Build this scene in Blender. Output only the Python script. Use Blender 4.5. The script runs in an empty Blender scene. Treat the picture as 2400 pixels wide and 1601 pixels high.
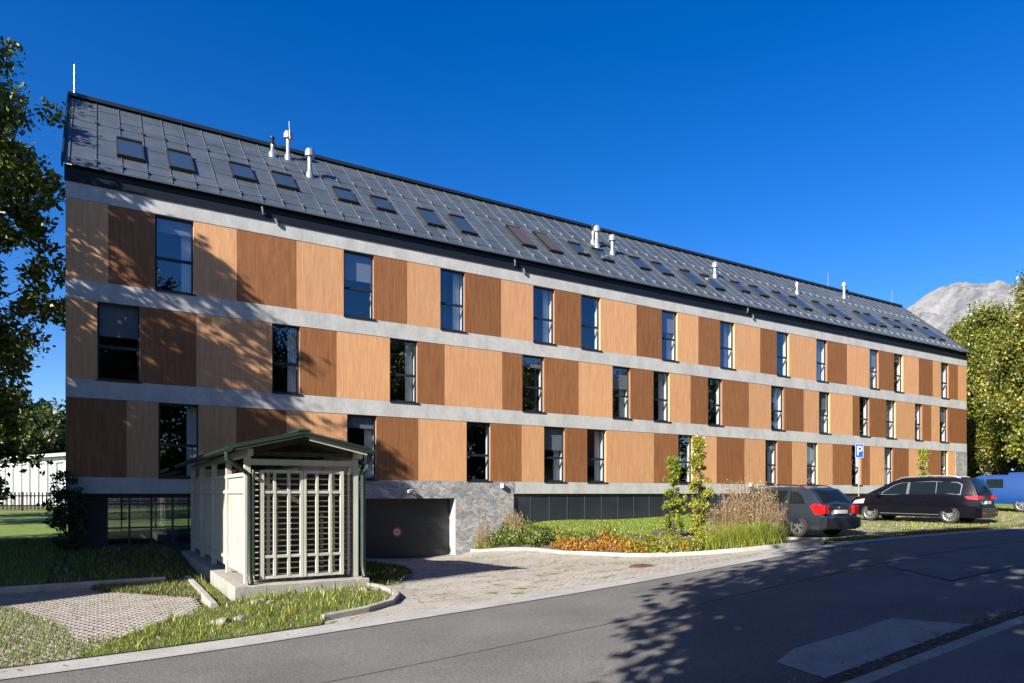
import bpy, bmesh, math, random
import numpy as np
from mathutils import Vector, Matrix
from mathutils.geometry import delaunay_2d_cdt
R = math.radians
random.seed(7); rng = np.random.default_rng(7)
scene = bpy.context.scene
C = scene.collection
# world axes: X runs along the long facade, Y away from the road through the facade, Z up; the eye is at z = 0
# ------------------------------------------------------------------ camera, sky, sun, exposure
cam = bpy.data.objects.new('camera', bpy.data.cameras.new('camera')); C.objects.link(cam)
cam.data.sensor_width = 36; cam.data.lens = 24.0; cam.data.shift_y = 0.1484; cam.data.clip_end = 9000; cam.data.clip_start = .1
cam.location = (0, 0, 0); cam.rotation_euler = (R(90), 0, R(-31.26)); scene.camera = cam
SUN_EL = R(28.5); SUNH = (0.935, 0.355)          # horizontal travel direction of the light
world = bpy.data.worlds.new('World'); scene.world = world; world.use_nodes = True
nt = world.node_tree; bg = nt.nodes['Background']; sky = nt.nodes.new('ShaderNodeTexSky')
sky.sky_type = 'NISHITA'; sky.sun_disc = False; sky.sun_elevation = SUN_EL
sky.sun_rotation = math.atan2(-SUNH[0], -SUNH[1])
sky.air_density = 1.0; sky.dust_density = 0.9; sky.ozone_density = 3.0; sky.altitude = 900
hs = nt.nodes.new('ShaderNodeHueSaturation'); hs.inputs['Saturation'].default_value = 1.40; hs.inputs['Value'].default_value = 1.0; hs.inputs['Hue'].default_value = .515
nt.links.new(sky.outputs[0], hs.inputs['Color']); nt.links.new(hs.outputs[0], bg.inputs[0]); bg.inputs[1].default_value = 0.068
sl = bpy.data.lights.new('sun', 'SUN'); sl.energy = 5.0; sl.angle = R(.5); sl.color = (1, .93, .82)
sun = bpy.data.objects.new('sun', sl); C.objects.link(sun); sun.location = (-30, -15, 30)
sdir = Vector((SUNH[0]*math.cos(SUN_EL), SUNH[1]*math.cos(SUN_EL), -math.sin(SUN_EL)))
sun.rotation_euler = sdir.to_track_quat('-Z', 'Y').to_euler()
vs = scene.view_settings; vs.view_transform = 'Standard'; vs.look = 'None'; vs.gamma = 1; vs.use_curve_mapping = False; vs.exposure = 1.5
scene.render.engine = 'CYCLES'; scene.cycles.max_bounces = 8; scene.cycles.transparent_max_bounces = 12

# ------------------------------------------------------------------ materials
def newmat(name):
    m = bpy.data.materials.new(name); m.use_nodes = True
    return m, m.node_tree, m.node_tree.nodes['Principled BSDF']
ALB = .72      # the picks below were read at one stop less exposure
def pm(name, c1, c2=None, scale=4, rough=.7, metal=0, bump=0, bscale=None, stretch=(1, 1, 1), detail=6, spec=.5, contrast=(.35, .65), coat=0, fine=0, fscale=60):
    m, t, b = newmat(name); c1 = tuple(v*ALB for v in c1); c2 = c2 and tuple(v*ALB for v in c2)
    b.inputs['Roughness'].default_value = rough; b.inputs['Metallic'].default_value = metal
    b.inputs['Specular IOR Level'].default_value = spec; b.inputs['Coat Weight'].default_value = coat
    b.inputs['Base Color'].default_value = (*c1, 1)
    if c2 is None and not bump: return m
    tc = t.nodes.new('ShaderNodeTexCoord'); mp = t.nodes.new('ShaderNodeMapping'); mp.inputs['Scale'].default_value = stretch
    t.links.new(tc.outputs['Object'], mp.inputs[0])
    n = t.nodes.new('ShaderNodeTexNoise'); n.inputs['Scale'].default_value = scale; n.inputs['Detail'].default_value = detail; n.inputs['Roughness'].default_value = .6
    t.links.new(mp.outputs[0], n.inputs[0])
    if c2 is not None:
        r = t.nodes.new('ShaderNodeValToRGB'); r.color_ramp.elements[0].position, r.color_ramp.elements[1].position = contrast
        r.color_ramp.elements[0].color = (*c1, 1); r.color_ramp.elements[1].color = (*c2, 1)
        t.links.new(n.outputs[0], r.inputs[0]); out = r.outputs[0]
        if fine:
            f = t.nodes.new('ShaderNodeTexNoise'); f.inputs['Scale'].default_value = fscale; f.inputs['Detail'].default_value = 3
            t.links.new(mp.outputs[0], f.inputs[0])
            mr = t.nodes.new('ShaderNodeMapRange'); mr.inputs[1].default_value = .3; mr.inputs[2].default_value = .7
            mr.inputs[3].default_value = 1-fine; mr.inputs[4].default_value = 1+fine; t.links.new(f.outputs[0], mr.inputs[0])
            mx = t.nodes.new('ShaderNodeVectorMath'); mx.operation = 'SCALE'
            t.links.new(out, mx.inputs[0]); t.links.new(mr.outputs[0], mx.inputs['Scale']); out = mx.outputs[0]
        t.links.new(out, b.inputs['Base Color'])
    if bump:
        nb = t.nodes.new('ShaderNodeTexNoise'); nb.inputs['Scale'].default_value = bscale or scale*4; nb.inputs['Detail'].default_value = 5
        t.links.new(mp.outputs[0], nb.inputs[0]); bp = t.nodes.new('ShaderNodeBump'); bp.inputs['Strength'].default_value = bump; bp.inputs['Distance'].default_value = .02
        t.links.new(nb.outputs[0], bp.inputs['Height']); t.links.new(bp.outputs[0], b.inputs['Normal'])
    return m
M = {}
M['light_wood'] = pm('light_wood', (.58, .285, .132), (.74, .415, .212), scale=2.2, stretch=(5, 5, .35), rough=.62, fine=.10, fscale=9, contrast=(.3, .7), spec=.3)
M['dark_wood'] = pm('dark_wood', (.22, .085, .030), (.34, .15, .06), scale=2.2, stretch=(5, 5, .35), rough=.62, fine=.16, fscale=9, contrast=(.3, .7), spec=.3)
for k_ in ('light_wood', 'dark_wood'):     # boards differ slightly in tone from panel to panel
    t_ = M[k_].node_tree; b_ = t_.nodes['Principled BSDF']; l_ = b_.inputs['Base Color'].links[0]; src_ = l_.from_socket
    oi_ = t_.nodes.new('ShaderNodeObjectInfo'); mr_ = t_.nodes.new('ShaderNodeMapRange'); mr_.inputs[3].default_value = .90; mr_.inputs[4].default_value = 1.10
    sc_ = t_.nodes.new('ShaderNodeVectorMath'); sc_.operation = 'SCALE'; t_.links.new(oi_.outputs['Random'], mr_.inputs[0]); t_.links.new(src_, sc_.inputs[0]); t_.links.new(mr_.outputs[0], sc_.inputs['Scale']); t_.links.new(sc_.outputs[0], b_.inputs['Base Color'])
M['render'] = pm('pale_render', (.43, .43, .425), (.57, .57, .56), scale=1.6, stretch=(1, 1, .45), rough=.85, bump=.15, bscale=60, fine=.08, fscale=12, contrast=(.3, .6))
M['plaster'] = pm('white_plaster', (.8, .8, .78), rough=.8)
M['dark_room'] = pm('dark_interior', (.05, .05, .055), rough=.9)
M['frame'] = pm('anthracite_frame', (.018, .022, .03), rough=.4, metal=.0)
M['fascia'] = pm('anthracite_fascia', (.006, .009, .018), (.009, .013, .024), scale=1, rough=.6, spec=.25)
M['roof'] = pm('slate_metal', (.074, .094, .120), (.110, .133, .160), scale=.8, rough=.42, metal=.25, fine=.08, fscale=4)
M['seam'] = pm('slate_metal_seam', (.13, .155, .175), rough=.4, metal=.3)  # lighter than the roof metal so the seams look sunlit
M['hook'] = pm('snow_guard_metal', (.34, .37, .40), rough=.35, metal=.5)
M['zinc'] = pm('bright_steel', (.62, .62, .6), rough=.35, metal=.7)
M['black'] = pm('black_plastic', (.012, .012, .014), rough=.5)
M['rubber'] = pm('tyre_rubber', (.018, .018, .018), rough=.85)
M['concrete'] = pm('concrete', (.30, .285, .26), (.42, .40, .365), scale=2.5, rough=.9, bump=.4, bscale=40, fine=.15, fscale=30)
M['strip'] = pm('concrete_strip', (.30, .295, .285), (.40, .39, .38), scale=1.6, rough=.9, bump=.3, bscale=50, fine=.12, fscale=25)
M['asphalt'] = pm('asphalt', (.113, .109, .104), (.165, .159, .152), scale=.45, rough=.9, bump=.6, bscale=90, fine=.34, fscale=34)
M['asphalt2'] = pm('asphalt_patch', (.12, .12, .12), (.16, .16, .16), scale=1.2, rough=.9, bump=.6, bscale=90, fine=.25, fscale=55)
M['pavement'] = pm('pavement_asphalt', (.12, .12, .125), (.17, .17, .17), scale=.7, rough=.9, bump=.5, bscale=70, fine=.22, fscale=60)
M['soil'] = pm('soil', (.05, .036, .026), (.13, .10, .08), scale=7, rough=1, bump=.9, bscale=25, fine=.3, fscale=30)
M['grass0'] = pm('turf', (.045, .07, .012), (.10, .13, .022), scale=1.5, rough=.95, bump=.8, bscale=50, fine=.35, fscale=20)
M['lawn'] = pm('lawn_turf', (.11, .17, .012), (.17, .24, .02), scale=.9, rough=.95, bump=.6, bscale=50, fine=.25, fscale=25)
M['white'] = pm('cream_paint', (.45, .445, .39), (.57, .565, .50), scale=3, rough=.55, stretch=(1, 1, .3))
M['pale'] = pm('white_wall', (.68, .70, .72), (.76, .78, .80), scale=1, rough=.8)
M['green_metal'] = pm('green_metal', (.020, .040, .030), (.034, .058, .045), scale=3, rough=.4, metal=.2)
M['door'] = pm('garage_door_metal', (.024, .027, .034), (.032, .035, .043), scale=.6, rough=.5, metal=.1, bump=.1, bscale=8)
M['sign_white'] = pm('sign_white', (.8, .8, .8), rough=.4)
M['sign_red'] = pm('sign_red', (.65, .02, .03), rough=.4)
M['sign_blue'] = pm('sign_blue', (.01, .09, .55), rough=.4)
M['rust'] = pm('rusty_iron', (.11, .045, .028), (.19, .085, .05), scale=9, rough=.9, bump=.5)
M['bark'] = pm('bark', (.05, .038, .028), (.12, .10, .08), scale=6, stretch=(1, 1, .3), rough=.95, bump=.9, bscale=20)
M['birch'] = pm('birch_bark', (.07, .06, .055), (.62, .60, .56), scale=2.5, stretch=(1, 1, 3), rough=.8, contrast=(.36, .46), bump=.3)
M['rockmt'] = None
M['dark_wood_and_shade'] = pm('weathered_wood_and_shade', (.035, .025, .018), (.08, .06, .045), scale=6, rough=.9)  # weathered fence wood; also stands for shade inside the bin shelter
M['red_tile'] = pm('red_roof_tile', (.25, .045, .03), (.34, .07, .04), scale=3, rough=.8)
M['navy_glass'] = pm('dark_cladding_glass', (.022, .03, .042), (.03, .038, .052), scale=.5, rough=.12, spec=.6)
M['stone_light'] = pm('cut_stone', (.5, .49, .47), (.62, .61, .59), scale=4, rough=.85, bump=.4)
def leafmat(name, c, tr=.35):
    m, t, b = newmat(name); t.nodes.remove(b); out = t.nodes['Material Output']
    d = t.nodes.new('ShaderNodeBsdfDiffuse'); l = t.nodes.new('ShaderNodeBsdfTranslucent'); g = t.nodes.new('ShaderNodeBsdfGlossy'); g.inputs['Roughness'].default_value = .45
    mx = t.nodes.new('ShaderNodeMixShader'); mx.inputs[0].default_value = tr; m2 = t.nodes.new('ShaderNodeMixShader'); m2.inputs[0].default_value = .05
    oi = t.nodes.new('ShaderNodeNewGeometry'); h = t.nodes.new('ShaderNodeHueSaturation')
    mr = t.nodes.new('ShaderNodeMapRange'); mr.inputs[3].default_value = .7; mr.inputs[4].default_value = 1.35
    t.links.new(oi.outputs['Random Per Island'], mr.inputs[0]); t.links.new(mr.outputs[0], h.inputs['Value']); h.inputs['Color'].default_value = (*[v*ALB for v in c], 1)
    t.links.new(h.outputs[0], d.inputs[0]); t.links.new(h.outputs[0], l.inputs[0])
    t.links.new(d.outputs[0], mx.inputs[1]); t.links.new(l.outputs[0], mx.inputs[2]); t.links.new(mx.outputs[0], m2.inputs[1]); t.links.new(g.outputs[0], m2.inputs[2])
    t.links.new(m2.outputs[0], out.inputs[0]); return m
LF = dict(dk=leafmat('leaf_dark', (.03, .055, .012)), gr=leafmat('leaf_green', (.06, .10, .016)), lg=leafmat('leaf_light', (.14, .18, .022)),
          ye=leafmat('leaf_yellow', (.36, .34, .03)), go=leafmat('leaf_gold', (.34, .20, .025)), og=leafmat('leaf_orange', (.62, .22, .03)), rd=leafmat('leaf_red', (.2, .04, .02)),
          st=leafmat('straw', (.50, .37, .19)), pu=leafmat('plume', (.20, .12, .085)), br=leafmat('leaf_bright', (.27, .34, .025)), oc=leafmat('leaf_ochre', (.16, .15, .03)))
def glassmat(name, tint=(.9, .95, 1), base=.14, rough=.0, dark=0.0):
    m, t, b = newmat(name); t.nodes.remove(b); out = t.nodes['Material Output']
    tr = t.nodes.new('ShaderNodeBsdfTransparent'); tr.inputs[0].default_value = (*[x*(1-dark) for x in tint], 1)
    g = t.nodes.new('ShaderNodeBsdfGlossy'); g.inputs['Roughness'].default_value = rough; g.inputs[0].default_value = (*tint, 1)
    ge = t.nodes.new('ShaderNodeNewGeometry'); dt = t.nodes.new('ShaderNodeVectorMath'); dt.operation = 'DOT_PRODUCT'; t.links.new(ge.outputs['Incoming'], dt.inputs[0]); t.links.new(ge.outputs['Normal'], dt.inputs[1])
    prev = dt.outputs['Value']
    for op, v in (('ABSOLUTE', 0), ('SUBTRACT', None), ('POWER', 5.), ('MULTIPLY_ADD', .95)):   # two sided Schlick term
        q = t.nodes.new('ShaderNodeMath'); q.operation = op
        if v is None: q.inputs[0].default_value = 1; t.links.new(prev, q.inputs[1])
        else: t.links.new(prev, q.inputs[0]); q.inputs[1].default_value = v
        if op == 'MULTIPLY_ADD': q.inputs[2].default_value = .045+base
        prev = q.outputs[0]
    a = t.nodes.new('ShaderNodeMath'); a.operation = 'MINIMUM'; a.inputs[1].default_value = 1; t.links.new(prev, a.inputs[0]); mx = t.nodes.new('ShaderNodeMixShader'); t.links.new(a.outputs[0], mx.inputs[0])
    t.links.new(tr.outputs[0], mx.inputs[1]); t.links.new(g.outputs[0], mx.inputs[2]); t.links.new(mx.outputs[0], out.inputs[0]); return m
M['glass'] = glassmat('window_glass', base=.13, dark=.04)
M['glass_dark'] = glassmat('basement_glass', base=.04, dark=.35)
def stonemat():
    m, t, b = newmat('rubble_stone'); b.inputs['Roughness'].default_value = .9
    tc = t.nodes.new('ShaderNodeTexCoord'); mp = t.nodes.new('ShaderNodeMapping'); mp.inputs['Scale'].default_value = (1, 1, 1.7); t.links.new(tc.outputs['Object'], mp.inputs[0])
    nz = t.nodes.new('ShaderNodeTexNoise'); nz.inputs['Scale'].default_value = 2.2; mxv = t.nodes.new('ShaderNodeMixRGB'); mxv.blend_type = 'ADD'; mxv.inputs[0].default_value = .62
    t.links.new(mp.outputs[0], nz.inputs[0]); t.links.new(mp.outputs[0], mxv.inputs[1]); t.links.new(nz.outputs['Color'], mxv.inputs[2])
    v = t.nodes.new('ShaderNodeTexVoronoi'); v.inputs['Scale'].default_value = 3.9; e = t.nodes.new('ShaderNodeTexVoronoi'); e.feature = 'DISTANCE_TO_EDGE'; e.inputs['Scale'].default_value = 3.9
    t.links.new(mxv.outputs[0], v.inputs[0]); t.links.new(mxv.outputs[0], e.inputs[0])
    cr = t.nodes.new('ShaderNodeValToRGB'); el = cr.color_ramp.elements; el[0].color = (.18, .185, .20, 1); el[1].color = (.34, .34, .34, 1); el[0].position = .1; el[1].position = .8
    x = el.new(.9); x.color = (.33, .27, .21, 1); x2 = el.new(.45); x2.color = (.26, .265, .27, 1)
    sp = t.nodes.new('ShaderNodeSeparateColor'); t.links.new(v.outputs['Color'], sp.inputs[0]); t.links.new(sp.outputs[0], cr.inputs[0])
    n2 = t.nodes.new('ShaderNodeTexNoise'); n2.inputs['Scale'].default_value = 14; n2.inputs['Detail'].default_value = 6; t.links.new(mp.outputs[0], n2.inputs[0])
    mm = t.nodes.new('ShaderNodeMapRange'); mm.inputs[1].default_value = .3; mm.inputs[2].default_value = .7; mm.inputs[3].default_value = .7; mm.inputs[4].default_value = 1.25; t.links.new(n2.outputs[0], mm.inputs[0])
    sc = t.nodes.new('ShaderNodeVectorMath'); sc.operation = 'SCALE'; t.links.new(cr.outputs[0], sc.inputs[0]); t.links.new(mm.outputs[0], sc.inputs['Scale'])
    er = t.nodes.new('ShaderNodeMapRange'); er.inputs[2].default_value = .05; t.links.new(e.outputs[0], er.inputs[0])
    mj = t.nodes.new('ShaderNodeMixRGB'); mj.inputs[1].default_value = (.21, .205, .195, 1); t.links.new(er.outputs[0], mj.inputs[0]); t.links.new(sc.outputs[0], mj.inputs[2]); t.links.new(mj.outputs[0], b.inputs['Base Color'])
    ad = t.nodes.new('ShaderNodeMath'); ad.operation = 'MULTIPLY_ADD'; ad.inputs[1].default_value = .4; t.links.new(n2.outputs[0], ad.inputs[0]); t.links.new(er.outputs[0], ad.inputs[2])
    bp = t.nodes.new('ShaderNodeBump'); bp.inputs['Distance'].default_value = .02; bp.inputs['Strength'].default_value = .55; t.links.new(ad.outputs[0], bp.inputs['Height']); t.links.new(bp.outputs[0], b.inputs['Normal']); return m
M['stone'] = stonemat()
def paverm(name, c1, c2, sx, joint=(.10, .09, .07), grass=0.0):
    m, t, b = newmat(name); b.inputs['Roughness'].default_value = .9
    tc = t.nodes.new('ShaderNodeTexCoord'); br = t.nodes.new('ShaderNodeTexBrick'); br.inputs['Scale'].default_value = sx
    br.inputs['Color1'].default_value = (*c1, 1); br.inputs['Color2'].default_value = (*c2, 1); br.inputs['Mortar'].default_value = (*joint, 1)
    br.inputs['Mortar Size'].default_value = .02; br.inputs['Brick Width'].default_value = .5; br.inputs['Row Height'].default_value = .25
    t.links.new(tc.outputs['Object'], br.inputs[0])
    n = t.nodes.new('ShaderNodeTexNoise'); n.inputs['Scale'].default_value = 1.1; n.inputs['Detail'].default_value = 8; n.inputs['Roughness'].default_value = .7; t.links.new(tc.outputs['Object'], n.inputs[0])
    mm = t.nodes.new('ShaderNodeMapRange'); mm.inputs[1].default_value = .3; mm.inputs[2].default_value = .7; mm.inputs[3].default_value = .78; mm.inputs[4].default_value = 1.15; t.links.new(n.outputs[0], mm.inputs[0])
    sc = t.nodes.new('ShaderNodeVectorMath'); sc.operation = 'SCALE'; t.links.new(br.outputs[0], sc.inputs[0]); t.links.new(mm.outputs[0], sc.inputs['Scale']); out = sc.outputs[0]
    if grass:
        n3 = t.nodes.new('ShaderNodeTexNoise'); n3.inputs['Scale'].default_value = 2.3; n3.inputs['Detail'].default_value = 9; n3.inputs['Roughness'].default_value = .75; t.links.new(tc.outputs['Object'], n3.inputs[0])
        r = t.nodes.new('ShaderNodeMapRange'); r.inputs[1].default_value = .60-grass; r.inputs[2].default_value = .64-grass; t.links.new(n3.outputs[0], r.inputs[0])
        mx = t.nodes.new('ShaderNodeMixRGB'); mx.inputs[2].default_value = (.08, .09, .022, 1); t.links.new(r.outputs[0], mx.inputs[0]); t.links.new(out, mx.inputs[1]); out = mx.outputs[0]
    t.links.new(out, b.inputs['Base Color'])
    bp = t.nodes.new('ShaderNodeBump'); bp.inputs['Distance'].default_value = .006; bp.inputs['Strength'].default_value = .6; bp.invert = True
    t.links.new(br.outputs['Fac'], bp.inputs['Height']); t.links.new(bp.outputs[0], b.inputs['Normal']); return m
M['paver'] = paverm('driveway_paver', (.275, .255, .225), (.34, .32, .28), 2.6, joint=(.14, .125, .1), grass=.035)
M['paver_grass'] = paverm('parking_paver', (.26, .25, .21), (.33, .315, .27), 2.2, joint=(.06, .065, .03), grass=.13)
M['paver_lat'] = pm('lattice_paver', (.27, .245, .225), (.37, .335, .305), scale=3, rough=.9, bump=.4, bscale=50, fine=.15, fscale=30)

# ------------------------------------------------------------------ mesh helpers
class MB:
    def __init__(s): s.v = []; s.f = []; s.mi = []
    def face(s, idx, m=0): s.f.append(tuple(idx)); s.mi.append(m)
    def quad(s, a, b, c, d, m=0):
        n = len(s.v); s.v += [tuple(a), tuple(b), tuple(c), tuple(d)]; s.face((n, n+1, n+2, n+3), m); return s
    def box(s, x0, x1, y0, y1, z0, z1, m=0):
        n = len(s.v)
        s.v += [(x, y, z) for z in (z0, z1) for x, y in ((x0, y0), (x1, y0), (x1, y1), (x0, y1))]
        for q in ((0, 3, 2, 1), (4, 5, 6, 7), (0, 1, 5, 4), (1, 2, 6, 5), (2, 3, 7, 6), (3, 0, 4, 7)): s.face([n+i for i in q], m)
        return s
    def bar(s, a, b, w, h, m=0, up=(0, 0, 1)):
        a = Vector(a); b = Vector(b); d = (b-a).normalized(); sd = d.cross(Vector(up))
        if sd.length < 1e-4: sd = d.cross(Vector((1, 0, 0)))
        sd.normalize(); u = sd.cross(d).normalized(); n = len(s.v)
        for p in (a, b):
            for i, j in ((-1, -1), (1, -1), (1, 1), (-1, 1)): s.v.append(tuple(p+sd*(i*w/2)+u*(j*h/2)))
        for q in ((0, 3, 2, 1), (4, 5, 6, 7), (0, 1, 5, 4), (1, 2, 6, 5), (2, 3, 7, 6), (3, 0, 4, 7)): s.face([n+i for i in q], m)
        return s
    def tube(s, pts, rad, n=8, m=0, cap=True):
        pts = [Vector(p) for p in pts]; rad = rad if isinstance(rad, (list, tuple)) else [rad]*len(pts); base = len(s.v)
        for i, p in enumerate(pts):
            d = (pts[min(i+1, len(pts)-1)]-pts[max(i-1, 0)]).normalized(); a = Vector((0, 0, 1)) if abs(d.z) < .9 else Vector((1, 0, 0))
            x = d.cross(a).normalized(); y = d.cross(x)
            for k in range(n):
                t = 2*math.pi*k/n; s.v.append(tuple(p+(x*math.cos(t)+y*math.sin(t))*rad[i]))
        for i in range(len(pts)-1):
            for k in range(n):
                a = base+i*n+k; b = base+i*n+(k+1) % n; s.face((a, b, b+n, a+n), m)
        if cap: s.face([base+k for k in range(n)][::-1], m); s.face([base+(len(pts)-1)*n+k for k in range(n)], m)
        return s
    def lathe(s, prof, o=(0, 0, 0), n=20, axis='z', m=0):
        base = len(s.v)
        for r, h in prof:
            for k in range(n):
                t = 2*math.pi*k/n; x, y = r*math.cos(t), r*math.sin(t)
                p = (x, y, h) if axis == 'z' else (x, h, y)
                s.v.append((p[0]+o[0], p[1]+o[1], p[2]+o[2]))
        for i in range(len(prof)-1):
            for k in range(n):
                a = base+i*n+k; b = base+i*n+(k+1) % n; s.face((a, b, b+n, a+n), m)
        return s
    def prism(s, poly, z0, z1, m=0):
        n = len(s.v); k = len(poly); s.v += [(x, y, z0) for x, y in poly]+[(x, y, z1) for x, y in poly]
        s.face([n+i for i in range(k)][::-1], m); s.face([n+k+i for i in range(k)], m)
        for i in range(k): s.face((n+i, n+(i+1) % k, n+k+(i+1) % k, n+k+i), m)
        return s
    def build(s, name, mats, parent=None, smooth=False, bevel=0):
        me = bpy.data.meshes.new(name); me.from_pydata(s.v, [], s.f)
        for m in (mats if isinstance(mats, (list, tuple)) else [mats]): me.materials.append(m)
        me.polygons.foreach_set('material_index', s.mi)
        if smooth: me.polygons.foreach_set('use_smooth', [True]*len(s.f)); me.set_sharp_from_angle(angle=R(40))
        me.update(); o = bpy.data.objects.new(name, me); C.objects.link(o)
        if parent: o.parent = parent
        if bevel:
            b = o.modifiers.new('bevel', 'BEVEL'); b.width = bevel; b.segments = 2; b.limit_method = 'ANGLE'
        return o
def npmesh(name, V, F, mats, mi=None, parent=None):
    """V (n,3), F (m,k) arrays"""
    me = bpy.data.meshes.new(name); n, k = F.shape
    me.vertices.add(len(V)); me.vertices.foreach_set('co', V.astype(np.float32).ravel())
    me.loops.add(n*k); me.loops.foreach_set('vertex_index', F.astype(np.int32).ravel())
    me.polygons.add(n); me.polygons.foreach_set('loop_start', np.arange(0, n*k, k, dtype=np.int32)); me.polygons.foreach_set('loop_total', np.full(n, k, dtype=np.int32))
    for m in mats: me.materials.append(m)
    if mi is not None: me.polygons.foreach_set('material_index', mi.astype(np.int32))
    me.update(calc_edges=True); o = bpy.data.objects.new(name, me); C.objects.link(o)
    if parent: o.parent = parent
    return o
def tag(o, label=None, cat=None, group=None, kind=None):
    for k, v in (('label', label), ('category', cat), ('group', group), ('kind', kind)):
        if v: o[k] = v
    return o
def empty(name, loc=(0, 0, 0), rz=0):
    o = bpy.data.objects.new(name, None); C.objects.link(o); o.location = loc; o.rotation_euler = (0, 0, rz); o.empty_display_size = .2; return o
def copy_tree(o, parent=None):
    c = o.copy(); C.objects.link(c); c.parent = parent
    for ch in list(o.children): copy_tree(ch, c)
    return c

# ------------------------------------------------------------------ terrain
CP = [(-12, 10.05, -2.35), (-1, 10.05, -2.217), (1.9, 10.05, -2.127), (6.1, 10.05, -1.905), (11.3, 10.05, -1.567), (14.4, 10.05, -1.335), (25, 10.05, -1.13), (45, 10.05, -.85),
      (-12, 3.7, -2.3), (0, 3.7, -2.1), (5.6, 3.7, -1.78), (8.9, 3.7, -1.5), (14, 3.7, -1.25), (22, 3.7, -1.05), (40, 3.7, -.85), (0, 0, -1.95), (-10, -10, -2.2), (20, -10, -1.1), (40, -10, -.9),
      (13.05, 24.4, -2.4), (8.3, 24.4, -2.42), (13.2, 18.4, -2.0), (13.5, 15.4, -1.87), (13.7, 13, -1.65), (5.2, 13, -2.05), (9.5, 14.9, -1.97), (10, 20, -2.2), (7.8, 18.7, -2.2),
      (2, 13.4, -2.05), (1.5, 17.4, -2.0), (2, 23, -1.8), (5, 22, -2.1), (-5, 14, -2.15), (-3, 17.5, -2.02), (-.8, 24.5, -1.70), (3, 24.6, -1.78), (-8, 24, -1.75), (5, 30, -1.85),
      (-1.9, 31.6, -1.7), (-3.5, 50, -1.1), (-20, 40, -1.25), (20, 21.5, -1.27), (17, 21.5, -1.36), (25, 21, -1.12), (20, 24.5, -1.24), (32, 24.5, -.85), (32, 20, -1.0), (45, 20, -.75), (4.6, 13.3, -1.90), (15.2, 24.5, -1.34), (25.5, 24.5, -1.07), (39.5, 24.5, -.6), (52, 24.5, -.45), (15.3, 18.6, -1.40), (19.1, 17.5, -1.28),
      (16.3, 11.5, -1.31), (18.1, 13, -1.33), (26.8, 13, -1.16), (26.2, 15.7, -1.12), (38.2, 15.4, -.93), (-40, -30, -2.4), (-40, 60, -1.2), (80, -20, -.5), (80, 60, -.1), (20, 75, -.6), (0, -40, -2), (40, -40, -1)]
CPa = np.array(CP); _n = len(CP)
def _U(r2): return np.where(r2 > 1e-9, .5*r2*np.log(np.maximum(r2, 1e-9)), 0)
_d = ((CPa[:, None, :2]-CPa[None, :, :2])**2).sum(-1); _K = _U(_d)+np.eye(_n)*1.5
_P = np.c_[np.ones(_n), CPa[:, :2]]; _A = np.block([[_K, _P], [_P.T, np.zeros((3, 3))]]); _w = np.linalg.solve(_A, np.r_[CPa[:, 2], 0, 0, 0])
def hz(x, y):
    x = np.atleast_1d(np.asarray(x, float)); y = np.atleast_1d(np.asarray(y, float))
    z = _U((x[:, None]-CPa[:, 0])**2+(y[:, None]-CPa[:, 1])**2)@_w[:_n]+_w[_n]+_w[_n+1]*x+_w[_n+2]*y
    d = np.hypot(x-15, y-20); t = np.clip((d-55)/50, 0, 1); t = t*t*(3-2*t); return z*(1-t)-.8*t
def h1(x, y): return float(hz(x, y)[0])
def sheet(name, poly, off, mat, step=.5, kind='structure'):
    fine_ = []
    for a_, b_ in zip(poly, poly[1:]+poly[:1]):
        k_ = max(1, int(math.dist(a_, b_)/step+.5)); fine_ += [(a_[0]+(b_[0]-a_[0])*i_/k_, a_[1]+(b_[1]-a_[1])*i_/k_) for i_ in range(k_)]
    poly = fine_
    xs = [p[0] for p in poly]; ys = [p[1] for p in poly]; n = len(poly); co = [Vector(p) for p in poly]
    def inside(x, y):
        c = False; j = n-1
        for i in range(n):
            if (poly[i][1] > y) != (poly[j][1] > y) and x < (poly[j][0]-poly[i][0])*(y-poly[i][1])/(poly[j][1]-poly[i][1])+poly[i][0]: c = not c
            j = i
        return c
    x = math.ceil(min(xs)/step)*step
    while x < max(xs):
        y = math.ceil(min(ys)/step)*step
        while y < max(ys):
            if inside(x, y): co.append(Vector((x, y)))
            y += step
        x += step
    edges = [(i, (i+1) % n) for i in range(n)]
    vv, ee, ff, *_ = delaunay_2d_cdt(co, edges, [list(range(n))], 1, 1e-5)
    z = hz([v.x for v in vv], [v.y for v in vv])+off
    b = MB(); b.v = [(v.x, v.y, float(zz)) for v, zz in zip(vv, z)]
    for f in ff: b.face(f)
    o = b.build(name, mat, smooth=False); me = o.data
    bmx = bmesh.new(); bmx.from_mesh(me); bmesh.ops.recalc_face_normals(bmx, faces=bmx.faces)
    if sum(f.normal.z for f in bmx.faces) < 0: bmesh.ops.reverse_faces(bmx, faces=bmx.faces)
    bmx.to_mesh(me); bmx.free(); me.polygons.foreach_set('use_smooth', [True]*len(me.polygons))
    if kind: tag(o, kind=kind)
    return o
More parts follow.
